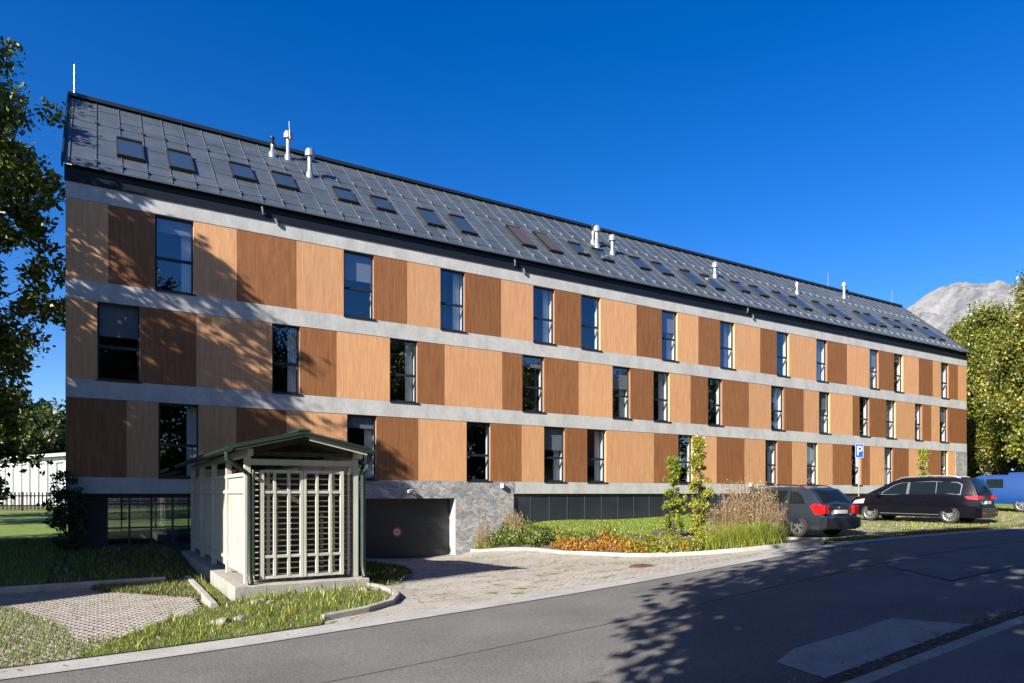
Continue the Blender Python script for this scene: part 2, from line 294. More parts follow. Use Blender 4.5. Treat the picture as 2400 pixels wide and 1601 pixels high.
def kerb(name, pts, w, up, down, mat, kind='structure', step=.5):
    P = []
    for a, b in zip(pts[:-1], pts[1:]):
        k = max(1, int(math.dist(a, b)/step)); P += [(a[0]+(b[0]-a[0])*i/k, a[1]+(b[1]-a[1])*i/k) for i in range(k)]
    P.append(pts[-1]); b = MB(); n = len(P)
    for i, p in enumerate(P):
        q = P[max(i-1, 0)]; r = P[min(i+1, n-1)]; d = Vector((r[0]-q[0], r[1]-q[1])).normalized(); nx, ny = -d.y*w/2, d.x*w/2; z = h1(*p)
        b.v += [(p[0]-nx, p[1]-ny, z-down), (p[0]-nx, p[1]-ny, z+up-.015), (p[0]-nx*.8, p[1]-ny*.8, z+up), (p[0]+nx*.8, p[1]+ny*.8, z+up), (p[0]+nx, p[1]+ny, z+up-.015), (p[0]+nx, p[1]+ny, z-down)]
        if i:
            for k in range(5): b.face((6*i-6+k, 6*i+k, 6*i+k+1, 6*i-5+k))
    b.face(range(6)); b.face([6*n-6+k for k in range(6)][::-1]); o = b.build(name, mat)
    if kind: tag(o, kind=kind)
    return o
# big ground sheet reaching the horizon
def axis(lo, hi, st, far):
    a = list(np.arange(lo, hi+.001, st)); k = st; x = hi
    while x < far: k *= 1.35; x += k; a.append(x)
    k = st; x = lo
    while x > -far: k *= 1.35; x -= k; a.insert(0, x)
    return np.array(a)
gx = axis(-30, 62, .5, 4500); gy = axis(-12, 60, .5, 4500); GX, GY = np.meshgrid(gx, gy, indexing='ij'); gz = np.concatenate([hz(a, b) for a, b in zip(GX, GY)])-.05
GV = np.c_[GX.ravel(), GY.ravel(), gz]; ii, jj = np.meshgrid(np.arange(len(gx)-1), np.arange(len(gy)-1), indexing='ij'); a0 = (ii*len(gy)+jj).ravel()
g = npmesh('ground', GV, np.c_[a0, a0+len(gy), a0+len(gy)+1, a0+1], [M['grass0']]); g.data.polygons.foreach_set('use_smooth', [True]*len(g.data.polygons)); tag(g, kind='structure')
sheet('road', [(-60, 3.7), (90, 3.7), (90, 10.05), (-60, 10.05)], 0, M['asphalt'], 1.0)
sheet('road_edge_strip', [(-60, 10.05), (90, 10.05), (90, 10.62), (-60, 10.62)], .012, M['strip'])
sheet('pavement', [(-60, -1.5), (90, -1.5), (90, 3.52), (-60, 3.52)], .08, M['pavement'], 1.0)
kerb('kerb', [(-60, 3.6), (90, 3.6)], .16, .085, .05, M['concrete'], step=1)
kerb('gutter', [(-60, 3.85), (90, 3.85)], .28, .012, .02, M['soil'], step=1)
sheet('road_slab', [(5.9, 4.0), (8.7, 4.0), (8.55, 4.45), (8.5, 4.84), (7.6, 4.80), (6.6, 4.84), (6.05, 4.66)], .007, M['concrete'], .5)
sheet('road_patch', [(11.5, 5.6), (15.6, 5.6), (17.2, 7.3), (12.6, 7.3)], .012, M['asphalt2'], .5)
drive = [(15.6, 10.62), (14.3, 11.9), (13.75, 13), (13.45, 15.4), (13.1, 18.4), (12.95, 24.9), (8.1, 24.9), (7.9, 19), (6.9, 16.2), (5.3, 14.3), (4.9, 14.0), (5.05, 12.9), (4.9, 12.1), (4.5, 11.55), (3.9, 11.15), (3.0, 10.95), (3.0, 10.62)]
kerb('road_joint', [(-8, 7.5), (-3, 7.46), (2, 7.53), (8, 7.48), (15, 7.52), (40, 7.5)], .022, .004, .01, M['rubber'], step=1)
sheet('driveway', drive, .0, M['paver'])
sheet('parking_bay_right', [(16.4, 10.62), (60, 10.62), (60, 18.2), (17.2, 18.2), (17.0, 12.2)], -.01, M['paver_grass'])
kerb('bed_kerb', [(12.95, 24.5), (13.1, 18.4), (13.45, 15.4), (13.75, 13.1), (14.3, 12.0), (15.2, 11.35), (16.3, 11.15), (16.85, 11.6), (17.0, 12.4), (17.05, 14)], .13, .10, .1, M['strip'])
kerb('island_kerb', [(3.1, 11.0), (3.9, 11.2), (4.5, 11.6), (4.85, 12.2), (5.0, 12.9), (4.95, 13.4), (4.8, 13.8), (4.86, 14.3)], .12, .10, .1, M['concrete'], step=.2)
sheet('lawn', [(15.0, 24.9), (15.2, 19.3), (15.9, 17.4), (17.3, 18.2), (60, 18.2), (60, 24.9)], .0, M['lawn'])
sheet('bed_soil', [(13.05, 24.9), (13.15, 18.4), (13.5, 15.4), (13.8, 13.1), (14.35, 12.05), (15.25, 11.4), (16.3, 11.2), (16.8, 11.6), (16.95, 12.4), (17.2, 18.2), (15.9, 17.4), (15.2, 19.3), (15.0, 24.9)], .03, M['soil'])
sheet('back_lawn', [(-30, 34.5), (14, 34.5), (14, 51.5), (-30, 51.5)], .0, M['lawn'], 1)
sheet('side_lawn', [(-30, 18.2), (-1.0, 18.2), (-1.0, 34.5), (-30, 34.5)], .0, M['lawn'], 1)
# lattice pavers (the parking bay on the left): concrete grid with open cells over soil
sheet('paver_bed', [(-12, 10.62), (1.65, 10.62), (1.65, 17.05), (-12, 17.05)], -.03, M['rubber'])
nxc, nyc = 78, 50; x0, y0 = -8.2, 10.7; ca = .125; lat = []
Vl = []; Fl = []
gxx = []
for i in range(nxc):
    for j in range(nyc):
        cx, cy = x0+ca*(i+.5+.5*(j % 2)), y0+ca*(j+.5)
        o_ = ca/2; q = .044
        for (dx, dy) in ((-o_, -o_), (o_, -o_), (o_, o_), (-o_, o_)): gxx.append((cx+dx, cy+dy, 0))
        for (dx, dy) in ((-q, -q), (q, -q), (q, q), (-q, q)): gxx.append((cx+dx, cy+dy, 0))
        for (dx, dy) in ((-q, -q), (q, -q), (q, q), (-q, q)): gxx.append((cx+dx, cy+dy, -.05))
ga = np.array(gxx); gh = np.concatenate([hz(c[:, 0], c[:, 1]) for c in np.array_split(ga, 40)]); ga[:, 2] += gh+.012
ncell = nxc*nyc; b0 = np.arange(ncell)*12; q = []
for k in range(4):
    k2 = (k+1) % 4; q.append(np.c_[b0+k, b0+k2, b0+4+k2, b0+4+k]); q.append(np.c_[b0+4+k, b0+4+k2, b0+8+k2, b0+8+k])
o = npmesh('lattice_paving', ga, np.concatenate(q), [M['paver_lat']]); tag(o, kind='structure')
kerb('bay_kerb', [(-12, 17.15), (1.3, 17.15)], .22, .13, .1, M['concrete'])
kerb('bay_side_kerb', [(1.78, 17.4), (1.78, 13.2)], .12, .10, .1, M['concrete'])

# ------------------------------------------------------------------ the long residential building
B = empty('apartment_building', (0, 24.57, 0)); tag(B, 'long gabled apartment block clad in tan and brown panels with pale floor bands', 'building')
F0 = 24.57
def P(name, mb, mat, parent=B, smooth=False, bevel=0, label=None):
    mb.v = [(x, y-F0, z) for x, y, z in mb.v]; o = mb.build(name, mat, parent, smooth, bevel)
    if label: o['label'] = label
    return o
FX, CX_ = 1567., 1175.
def fac(px, V=F0):
    a = (px-CX_)/FX; Z = V/(.855-.519*a); return (.855*a+.519)*Z
S0, S1 = fac(150), fac(2218.5)
floors = [   # z0, z1, sequence of (x pixel boundary, type) measured along the facade
 (6.51, 8.95, [150, 'l', 249, 'd', 356, 'w', 444, 'l', 544, 'd', 680, 'l', 789, 'w', 858, 'd', 934, 'l', 1011, 'w', 1067, 'd', 1150, 'l', 1224, 'w', 1273, 'd', 1334, 'w', 1378, 'l', 1461, 'd', 1519, 'w', 1555, 'l', 1603, 'd', 1653, 'w', 1686, 'l', 1745, 'd', 1783, 'w', 1811, 'l', 1874, 'w', 1899, 'd', 1944, 'l', 1996, 'w', 2017, 'd', 2052, 'w', 2073, 'l', 2109, 'd', 2141, 'l', 2160, 'w', 2178, 'd', 2199, 'l', 2218.5]),
 (3.50, 5.92, [150, 'l', 223, 'w', 321, 'd', 450, 'l', 625, 'w', 688, 'd', 772, 'l', 895, 'w', 958, 'd', 1020, 'l', 1153, 'd', 1199, 'w', 1249, 'd', 1328, 'l', 1406, 'w', 1447, 'd', 1500, 'w', 1537, 'l', 1585, 'd', 1625, 'w', 1658, 'd', 1719, 'l', 1770, 'w', 1800, 'd', 1845, 'l', 1880, 'w', 1905, 'l', 1957, 'd', 1973, 'w', 1996, 'd', 2034, 'w', 2056, 'l', 2100, 'w', 2117, 'd', 2138, 'l', 2157, 'w', 2176, 'd', 2218.5]),
 (0.50, 2.92, [150, 'd', 290, 'l', 364, 'w', 456, 'l', 543, 'd', 657, 'l', 797, 'w', 864, 'd', 960, 'l', 1071, 'w', 1126, 'd', 1197, 'l', 1249, 'w', 1297, 'd', 1348, 'w', 1391, 'l', 1501, 'd', 1557, 'w', 1590, 'l', 1645, 'd', 1709, 'l', 1757, 'w', 1785, 'd', 1818, 'l', 1852, 'w', 1877, 'l', 1911, 'd', 1955, 'w', 1977, 'd', 1997, 'l', 2030, 'w', 2050, 'd', 2086, 'l', 2113, 'w', 2129, 'd', 2160, 'w', 2176, 'l', 2193, 's', 2218.5])]
blinds = {(6.51, 2): 0, (3.5, 1): 1, (3.5, 14): 1, (3.5, 15): 1}
inner = MB(); wcount = 0
for fi, (z0, z1, seq) in enumerate(floors):
    xs = [fac(p) for p in seq[0::2]]; ty = seq[1::2]; wi = 0
    for i, t in enumerate(ty):
        a, b = xs[i], xs[i+1]; g_ = .006
        if t in 'ld':
            P('cladding_panel', MB().box(a+g_, b-g_, F0, F0+.10, z0+.004, z1-.004), M['light_wood' if t == 'l' else 'dark_wood'], label='tan panel' if t == 'l' else 'dark brown panel')
            inner.box(a, b, F0+.10, F0+.42, z0-.01, z1+.01)
        elif t == 's': P('stone_pier', MB().box(a+g_, b+.01, F0-.02, F0+.10, -1.2, z1-.004), M['stone']); inner.box(a, b, F0+.10, F0+.42, z0-.01, z1+.01)
        else:
            fy = F0+.11; fw = .055; zt = z0+(z1-z0)*.44; f = MB()
            f.box(a, a+fw, fy, fy+.08, z0+.02, z1-.003); f.box(b-fw, b, fy, fy+.08, z0+.02, z1-.003)
            f.box(a+fw, b-fw, fy, fy+.08, z1-.075, z1-.003); f.box(a+fw, b-fw, fy, fy+.08, z0+.02, z0+.085); f.box(a+fw, b-fw, fy-.005, fy+.075, zt-.045, zt+.045)
            w = P('window', f, M['frame'])
            P('pane', MB().quad((a+fw, fy+.03, zt), (b-fw, fy+.03, zt), (b-fw, fy+.03, z1-.075), (a+fw, fy+.03, z1-.075)).quad((a+fw, fy+.03, z0+.08), (b-fw, fy+.03, z0+.08), (b-fw, fy+.03, zt-.04), (a+fw, fy+.03, zt-.04)), M['glass'], w)
            P('sill', MB().box(a-.02, b+.06, F0-.05, fy, z0-.03, z0+.018), M['frame'], w)
            P('handle', MB().box(b-fw-.02, b-fw+.01, fy-.0, fy+.1, zt-.16, zt-.06), M['zinc'], w)
            hsh = .42*(z1-z0) if (wi+fi*5) % 4 == 1 else (.0 if (wi*3+fi) % 5 else .2*(z1-z0))
            if hsh: P('blind', MB().box(a+.01, b-.01, fy+.10, fy+.115, z1-hsh, z1), pm('blind_fabric', (.22, .24, .28), rough=.8), w)
            # room behind each window: pale reveals are the inner wall's ends, a curtain on one side
            if (wi+fi) % 3 != 1:
                cb = MB(); nn = 8
                for k in range(nn):
                    xa = b-.02-.30*(k/nn); xb = b-.02-.30*((k+1)/nn); ya = fy+.34+.03*(k % 2); yb = fy+.34+.03*((k+1) % 2)
                    cb.quad((xb, yb, z0+.03), (xa, ya, z0+.03), (xa, ya, z1), (xb, yb, z1))
                P('curtain', cb, M['plaster'], w)
            wi += 1
P('inner_wall', inner, M['plaster'])
# concrete bands, ceilings/floors and back walls
for (z0, z1, xa, xb) in ((8.95, 9.45, S0, S1), (5.92, 6.51, S0, S1), (2.92, 3.50, S0, S1)):
    P('floor_band', MB().box(xa, xb, F0-.012, F0+.42, z0, z1-.002), M['render'])
P('floor_band', MB().box(S0, 7.6, F0-.012, F0+.42, 0, .498), M['render'])
P('floor_band', MB().box(15.03, fac(2193), F0-.012, F0+.42, 0, .498), M['render'])
core = MB()
for z in (.2, 3.2, 6.2, 9.2): core.box(S0+.05, S1-.05, F0+.42, F0+9.3, z-.12, z+.12)
core.box(S0+.05, S1-.05, F0+4.4, F0+4.6, .3, 9.3)
x = S0+4.1
while x < S1-2: core.box(x, x+.12, F0+.42, F0+4.4, .3, 9.3); x += 4.35
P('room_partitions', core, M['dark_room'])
rear = MB().box(S0, S1, F0+9.2, F0+9.4, 0, 9.5).box(S0, S0+.3, F0+.1, F0+9.3, 0, 9.6).box(S1-.3, S1, F0+.1, F0+9.3, -1.6, 9.6)
zr = 14.22
for sx in (S0+.01, S1-.21):
    n = len(rear.v); rear.v += [(sx, F0-.0, 9.6), (sx, F0+9.4, 9.6), (sx, F0+4.73, zr-.1), (sx+.2, F0, 9.6), (sx+.2, F0+9.4, 9.6), (sx+.2, F0+4.73, zr-.1)]
    for q_ in ((0, 1, 2), (5, 4, 3), (0, 3, 4, 1), (1, 4, 5, 2), (2, 5, 3, 0)): rear.face([n+i for i in q_])
P('gable_wall', rear, M['render'])
# basement level: stone portal, garage door, dark glazing
GX0, GX1, GT = 8.25, fac(1045), -.19
stn = MB().box(7.6, GX0, F0-.03, F0+.5, -2.8, .5).box(GX1, 14.98, F0-.03, F0+.5, -2.8, .5).box(GX0, GX1, F0-.03, F0+.5, GT, .5)
P('stone_wall', stn, M['stone'])
P('stone_jamb', MB().box(GX1-.025, GX1, F0-.028, F0+.48, -2.6, GT-.001), M['stone_light'])
gd = MB().box(GX0, GX1-.03, F0+.47, F0+.53, -2.7, GT)
for k in range(1, 5): gd.box(GX0, GX1-.03, F0+.462, F0+.47, GT-k*.5-.006, GT-k*.5+.006, 1)
gdo = P('garage_door', gd, [M['door'], M['black']])
sx_, sz_ = fac(911, F0+.46), -(1222-1133)/FX*26.3; 
def disc(r, y, m, n=28, r0=0):
    b = MB()
    pr = [(r0, y), (r, y)] if r0 else [(0.0001, y), (r, y)]
    b.lathe(pr, (sx_, 0, sz_), n, 'y'); return b
P('sign_plate', disc(.20, F0+.452, 0), M['sign_white'], gdo); P('sign_ring', disc(.20, F0+.448, 0, r0=.125), M['sign_red'], gdo)
fig = MB(); fig.box(sx_-.07, sx_+.05, F0+.444, F0+.449, sz_-.01, sz_+.035).box(sx_+.04, sx_+.085, F0+.4435, F0+.4485, sz_+.025, sz_+.06)
for k in (-.065, -.035, .015, .04): fig.box(sx_+k, sx_+k+.012, F0+.4445, F0+.4488, sz_-.055, sz_-.008)
P('sign_emblem', fig, pm('emblem_grey', (.12, .16, .17), rough=.5), gdo)
def wall_lamp(s, z, y=F0-.03):
    P('wall_lamp', MB().lathe([(.001, z-.09), (.075, z-.09), (.08, z-.04), (.08, z+.06), (.07, z+.1), (.001, z+.1)], (s, y-.09, 0), 14), M['sign_white'], smooth=True)
wall_lamp(fac(1150), (1133-1115)/FX*27.9); wall_lamp(fac(1719), (1133-1113)/FX*36.6, F0-.01)
cz = (1133-1129)/FX*26.2; cs = fac(936)
cc = P('security_camera', MB().bar((cs-.12, F0-.30, cz-.0), (cs+.10, F0-.16, cz+.05), .10, .10), M['sign_white'], bevel=.01)
P('camera_bracket', MB().bar((cs+.02, F0-.2, cz+.0), (cs+.04, F0-.03, cz-.03), .035, .035), M['black'], cc)
# glazed dark plinth on the right
b_ = MB().box(15.0, 52.2, F0+.09, F0+.2, -1.9, -.004); P('plinth_glazing', b_, M['navy_glass'])
pl = MB(); x = 15.9
while x < 52: pl.box(x-.02, x+.02, F0+.075, F0+.089, -1.9, -.01); x += .97
pl.box(15.0, 52.2, F0+.07, F0+.089, -.10, -.01); P('plinth_mullions', pl, pm('mullion_grey', (.06, .07, .085), rough=.4))
# basement room on the left, glazed front and back
lb = MB().box(S0+.05, .25, F0+.35, F0+.55, -1.9, -.002).box(4.6, 7.6, F0+.35, F0+9, -2.0, -.002).box(S0+.05, S0+.3, F0+.5, F0+9.2, -1.9, -.002).box(S0, 7.6, F0+.0, F0+9.3, -1.95, -1.7).box(S0, 7.6, F0+.42, F0+9.3, -.14, -.003)
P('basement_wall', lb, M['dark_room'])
for yy, xa, xb in ((F0+.42, .25, 4.6), (F0+9.0, S0+.4, 4.6)):
    gl = MB(); fr = MB()
    gl.quad((xa, yy, -1.7), (xb, yy, -1.7), (xb, yy, -.14), (xa, yy, -.14))
    k = xa
    while k < xb+.1: fr.box(k-.03, k+.03, yy-.03, yy+.03, -1.7, -.14); k += .62 if yy < F0+1 else 1.3
    fr.box(xa, xb, yy-.028, yy+.028, -.36, -.31).box(xa, xb, yy-.028, yy+.028, -1.12, -1.07).box(xa, xb, yy-.028, yy+.028, -1.7, -1.63)
    fo = P('basement_window', fr, M['frame']); P('pane', gl, M['glass_dark'], fo)
# roof
KW = (14.3-9.95)/4.9; LN = math.hypot(1, KW); NR = Vector((0, -KW, 1)).normalized(); Y0 = F0-.17
def rp(s, w, off=0): return Vector((s, Y0+w, 9.95+KW*w))+NR*off
XR0, XR1 = S0-.06, S1+.14
rf = MB(); T = .14
for sgn in (1,):
    a, b, c, d = rp(XR0, 0), rp(XR1, 0), rp(XR1, 4.9), rp(XR0, 4.9)
    yb = Y0+9.8
    pts = [a, b, c, d, Vector((XR1, yb, 9.95)), Vector((XR0, yb, 9.95))]
    low = [p-Vector((0, 0, .05)) for p in pts]; n = len(rf.v); rf.v += [tuple(p) for p in pts+low]
    for q_ in ((0, 1, 2, 3), (3, 2, 4, 5), (7, 6, 9, 8), (8, 9, 11, 10), (0, 6, 7, 1), (4, 10, 11, 5), (1, 7, 8, 2), (2, 8, 10, 4), (0, 3, 9, 6), (3, 5, 11, 9)): rf.face([n+i for i in q_])
def rbar(mb, s0, w0, s1, w1, wd, hgt, off=0):
    a, b = rp(s0, w0, off+hgt/2), rp(s1, w1, off+hgt/2); mb.bar(a, b, wd, hgt, up=NR)
seam = MB(); ns = 76; sp_ = (XR1-XR0-.3)/ns
for i in range(ns+1): rbar(seam, XR0+.15+i*sp_, .02, XR0+.15+i*sp_, 4.82, .022, .028)
rows = [.36, .92, 1.48, 2.04, 2.60, 3.13, 3.70, 4.26]
for i in range(ns):
    for j, w in enumerate(rows):
        if (i+j) % 2 == 0 or j in (0, 5): rbar(seam, XR0+.15+i*sp_+.012, w, XR0+.15+(i+1)*sp_-.012, w, .035, .016)
roof = P('roof', rf, M['roof']); P('roof_seams', seam, M['seam'], roof)
P('ridge_cap', MB().bar((XR0-.02, Y0+4.9, 14.36), (XR1+.02, Y0+4.9, 14.36), .30, .13), M['frame'], roof)
vg = MB()
for xx in (XR0-.02, XR1+.02): vg.bar(rp(xx, -.02, -.05), rp(xx, 4.9, -.05), .05, .24, up=NR)
P('verge_trim', vg, M['frame'], roof)
P('fascia', MB().box(S0-.03, S1+.08, F0-.03, F0+.1, 9.452, 9.74).box(S0-.03, S1+.08, F0-.055, F0-.03, 9.44, 9.49), M['fascia'], roof)
P('eaves_shade_strip', MB().box(S0-.03, S1+.08, F0+.03, F0+.1, 9.741, 9.95), M['black'], roof)  # black strip in place of the shadow under the roof edge
for px in (603, 1182, 1716):
    s = fac(px, F0-.1); P('rain_outlet', MB().tube([(s-.03, F0-.14, 9.83), (s, F0-.11, 9.68), (s+.03, F0-.06, 9.60)], .035, 8).tube([(s+.42, F0-.10, 9.53), (s+.50, F0-.07, 9.36)], .05, 8), M['hook'], roof)
# snow guards: the hundred nearest as parts, the rest together
proto = None; restg = MB()
def hookgeo(mb, s, w):
    rbar(mb, s, w-.10, s, w+.10, .035, .05, .02); rbar(mb, s-.045, w-.06, s+.045, w-.06, .02, .09, .03)
hooks = [(XR0+.15+i*sp_, w) for i in range(1, ns) for w in (.32, 3.15)]; hooks.sort(key=lambda p: p[0])
for k, (s, w) in enumerate(hooks):
    if k < 96:
        if proto is None:
            hm = MB(); hookgeo(hm, s, w); proto = P('snow_guard', hm, M['hook'], roof); p0 = rp(s, w)
        else:
            c = proto.copy(); C.objects.link(c); c.parent = roof; c.location = rp(s, w)-p0
    else: hookgeo(restg, s, w)
P('snow_guard', restg, M['hook'], roof)['kind'] = 'stuff'
sky_l = [(.55, 1.0, 2.2), (2.06, .98, 2.2), (4.1, 1.36, 2.35), (5.6, 1.44, 2.4), (7.9, 1.45, 2.32), (9.42, 1.42, 2.3), (11.43, 1.05, 2.2), (12.95, 1.04, 2.28), (15.95, 1.07, 2.52), (17.43, 1.1, 2.52),
         (19.3, 1.48, 2.33), (20.7, 1.4, 2.28), (23.1, 1.42, 2.34), (24.6, 1.38, 2.29), (26.5, .96, 2.17), (28.0, 1.0, 2.15), (30.5, 1.4, 2.23), (32.05, 1.4, 2.23), (34.0, 1.0, 2.15), (35.4, .95, 2.05),
         (37.65, .92, 2.1), (39.15, .9, 2.08), (41.8, .9, 2.02), (43.0, .9, 2.05), (45.25, 1.27, 2.12), (46.7, 1.27, 2.12), (48.8, .85, 2.06), (50.1, .83, 2.02)]
M['sky_frame'] = pm('skylight_frame', (.045, .042, .036), rough=.5, metal=.3); M['brown_blind'] = pm('brown_shutter', (.07, .055, .05), rough=.5)
M['sky_glass'] = pm('skylight_glass', (.03, .055, .10), rough=.12, spec=.4)
for i, (s, wa, wb) in enumerate(sky_l):
    f = MB(); e = .75
    rbar(f, s, wa, s, wb, .05, .09); rbar(f, s+e, wa, s+e, wb, .05, .09); rbar(f, s, wa, s+e, wa, .07, .13); rbar(f, s, wb, s+e, wb, .09, .15)
    k = P('skylight', f, M['sky_frame']); br = i in (8, 9)
    q4 = [rp(s+.03, wa+.03, .09 if not br else .135), rp(s+e-.03, wa+.03, .09 if not br else .135), rp(s+e-.03, wb-.04, .09 if not br else .135), rp(s+.03, wb-.04, .09 if not br else .135)]
    P('shutter' if br else 'pane', MB().quad(*q4), M['brown_blind'] if br else M['sky_glass'], k)
    if br: k['label'] = 'skylight closed by a brown shutter'
def flue(s, w, top, r=.085, cap=.19, dark=False, rod=0):
    b = rp(s, w); bx, by, bz = b; m = M['zinc']
    f = P('flue', MB().lathe([(.16, bz-.15), (.14, bz+.1), (r, bz+.2), (r, top-.28)], (bx, by, 0), 16), m, smooth=True)
    if dark: P('cowl', MB().lathe([(r, top-.3), (cap, top-.2), (cap*.6, top-.12), (cap, top-.06), (cap, top), (.001, top)], (bx, by, 0), 14), M['black'], f, smooth=True)
    else: P('cowl', MB().lathe([(r, top-.36), (cap, top-.32), (cap*.98, top-.13), (cap*.7, top-.03), (.001, top)], (bx, by, 0), 18), m, f, smooth=True)
    if rod: P('lightning_rod', MB().tube([(bx+.02, by-.2, top-.4), (bx-.02, by-.2, top+rod)], [.014, .008], 6), M['zinc'])
flue(6.67, 4.23, 14.83, rod=.3); flue(6.02, 4.13, 14.35, .06, .1, True); flue(7.23, 3.05, 13.75)
flue(21.53, 2.82, 13.52); flue(21.5, 3.1, 13.6, .06, .1, True); flue(22.18, 2.39, 13.05); flue(29.69, 2.51, 13.02); flue(37.47, 2.91, 13.28, .06, .12); flue(44.11, 4.03, 14.62, .09, .17); flue(44.9, 4.3, 14.3, .05, .08, True)
for s in (-.72, 43.6, 51.5): P('lightning_rod', MB().tube([(s, Y0+4.9, 14.4), (s, Y0+4.9, 15.15 if s > 0 and s < 40 else 15.5)], [.022, .01], 6), M['zinc'])

# ------------------------------------------------------------------ bin shelter
M['barge'] = pm('dark_green_board', (.010, .018, .013), (.02, .03, .022), scale=4, rough=.6)
SH = empty('waste_shelter', (2.46, 14.07, -1.76)); tag(SH, 'cream slatted bin shelter with green gabled metal roof beside driveway', 'shelter')
def Q(name, mb, mat, parent=SH, smooth=False, bevel=0):
    mb.v = [(x-2.46, y-14.07, z+1.76) for x, y, z in mb.v]; return mb.build(name, mat, parent, smooth, bevel)
Q('slab', MB().box(2.2, 4.84, 13.68, 23.2, -2.6, -1.76), M['concrete'], bevel=.015)
PX0, PX1 = 2.5, 4.66; PY = [14.1, 16.3, 18.5, 20.7, 22.9]
for y in PY:
    for x in (PX0, PX1): Q('post', MB().box(x-.06, x+.06, y-.06, y+.06, -1.76, .72), M['white'], bevel=.006)
for x in (PX0, PX1):
    Q('wall_plate', MB().box(x-.05, x+.05, 13.75, 23.1, .722, .86), M['white'])
for i in range(4):
    for x in (PX0, PX1):
        pn = MB(); ya, yb = PY[i]+.065, PY[i+1]-.065; nb_ = 10; st = (yb-ya)/nb_
        for k in range(nb_): pn.box(x-.012, x+.012, ya+st*k+.022, ya+st*(k+1)-.022, -1.62, .42)
        for z in (-1.45, -.0, .34): pn.box(x-.05, x-.013, ya, yb, z, z+.07) if x < 3 else pn.box(x-.05, x-.013, ya, yb, z, z+.07)
        Q('side_panel', pn, M['white'])
bk = MB()
for k in range(22): bk.box(PX0+.07, PX1-.07, 22.89, 22.91, -1.65+k*.1, -1.59+k*.1)
Q('rear_panel', bk, M['white'])
Q('tie_beam', MB().box(PX0+.06, PX1-.06, 14.05, 14.15, .56, .68), M['white'])
for y in PY: Q('roof_truss', MB().bar((PX0, y, .80), (3.58, y, 1.10), .05, .10).bar((3.58, y, 1.10), (PX1, y, .80), .05, .10).box(PX0+.07, PX1-.07, y-.02, y+.02, .75, .83), M['dark_wood_and_shade'])  # trusses coloured dark, the shade inside the gable put into their colour
# gate leaves and the slats behind
def leaf(x0, x1, wl, wr):
    g = MB(); y = 14.0; dpt = .042; g.box(x0, x0+wl, y-dpt-.004, y+dpt, -1.68, .46); g.box(x1-wr, x1, y-dpt-.004, y+dpt, -1.68, .46)
    for z in (-1.68, -1.27, .0, .41): g.box(x0+wl, x1-wr, y-dpt+.006, y+dpt-.008, z, z+.055)
    for k in (1, 2): xx = x0+(x1-x0)*k/3; g.box(xx-.024, xx+.024, y-dpt, y+dpt-.004, -1.63, .41)
    return Q('gate', g, M['white'])
l1 = leaf(2.72, 3.545, .07, .055); l2 = leaf(3.555, 4.38, .055, .07)
side = MB()
for x in (2.60, 4.49): side.box(x-.015, x+.015, 14.0, 14.03, -1.68, .46)
Q('gate_sidelight', side, M['white'])
slt = MB(); z = -1.62
while z < .40: slt.box(2.58, 4.58, 14.075, 14.095, z, z+.024); z += .112
Q('slat_screen', slt, M['white'])
for x in (2.9, 4.2): Q('screen_batten', MB().box(x-.03, x+.03, 14.10, 14.14, -1.7, .45), M['white'])
Q('interior_shade_sheet', MB().box(2.56, 4.60, 14.62, 14.65, -1.75, .46), M['dark_wood_and_shade'])  # added dark sheet in place of the shaded shelter interior
# roof of the shelter
rs = MB(); XA, XM, XB = 2.08, 3.48, 4.86; YA, YB = 13.55, 23.4
def rsl(xa, za, xb, zb, m=0):
    n = len(rs.v); rs.v += [(xa, YA, za), (xb, YA, zb), (xb, YB, zb), (xa, YB, za), (xa, YA, za-.05), (xb, YA, zb-.05), (xb, YB, zb-.05), (xa, YB, za-.05)]
    for q_ in ((0, 1, 2, 3), (7, 6, 5, 4), (4, 5, 1, 0), (6, 7, 3, 2), (0, 3, 7, 4), (5, 6, 2, 1)): rs.face([n+i for i in q_], m)
rsl(XA, .88, XM, 1.22); rsl(XM+.0, 1.22, XB, .93)
k = XA+.15
while k < XB:
    zz = .87+(k-XA)/(XM-XA)*.39 if k < XM else 1.26-(k-XM)/(XB-XM)*.34; k += .2
rfo = Q('roof', rs, M['green_metal'])
rb = MB(); y = YA+.2
while y < YB: rb.bar((XA, y, .895), (XM, y, 1.235), .03, .03).bar((XM, y, 1.235), (XB, y, .945), .03, .03); y += .35
Q('roof_ribs', rb, M['green_metal'], rfo); Q('ridge_cap', MB().bar((XM, YA-.01, 1.24), (XM, YB, 1.24), .22, .04), M['green_metal'], rfo)
Q('barge_board', MB().bar((XA+.02, YA+.03, .82), (XM, YA+.03, 1.16), .035, .09).bar((XM, YA+.03, 1.16), (XB-.02, YA+.03, .87), .035, .09), M['barge'], rfo)
Q('rafter_end', MB().bar((XM+.1, YA+.06, 1.07), (XB-.1, YA+.06, .81), .03, .05), M['white'], rfo)
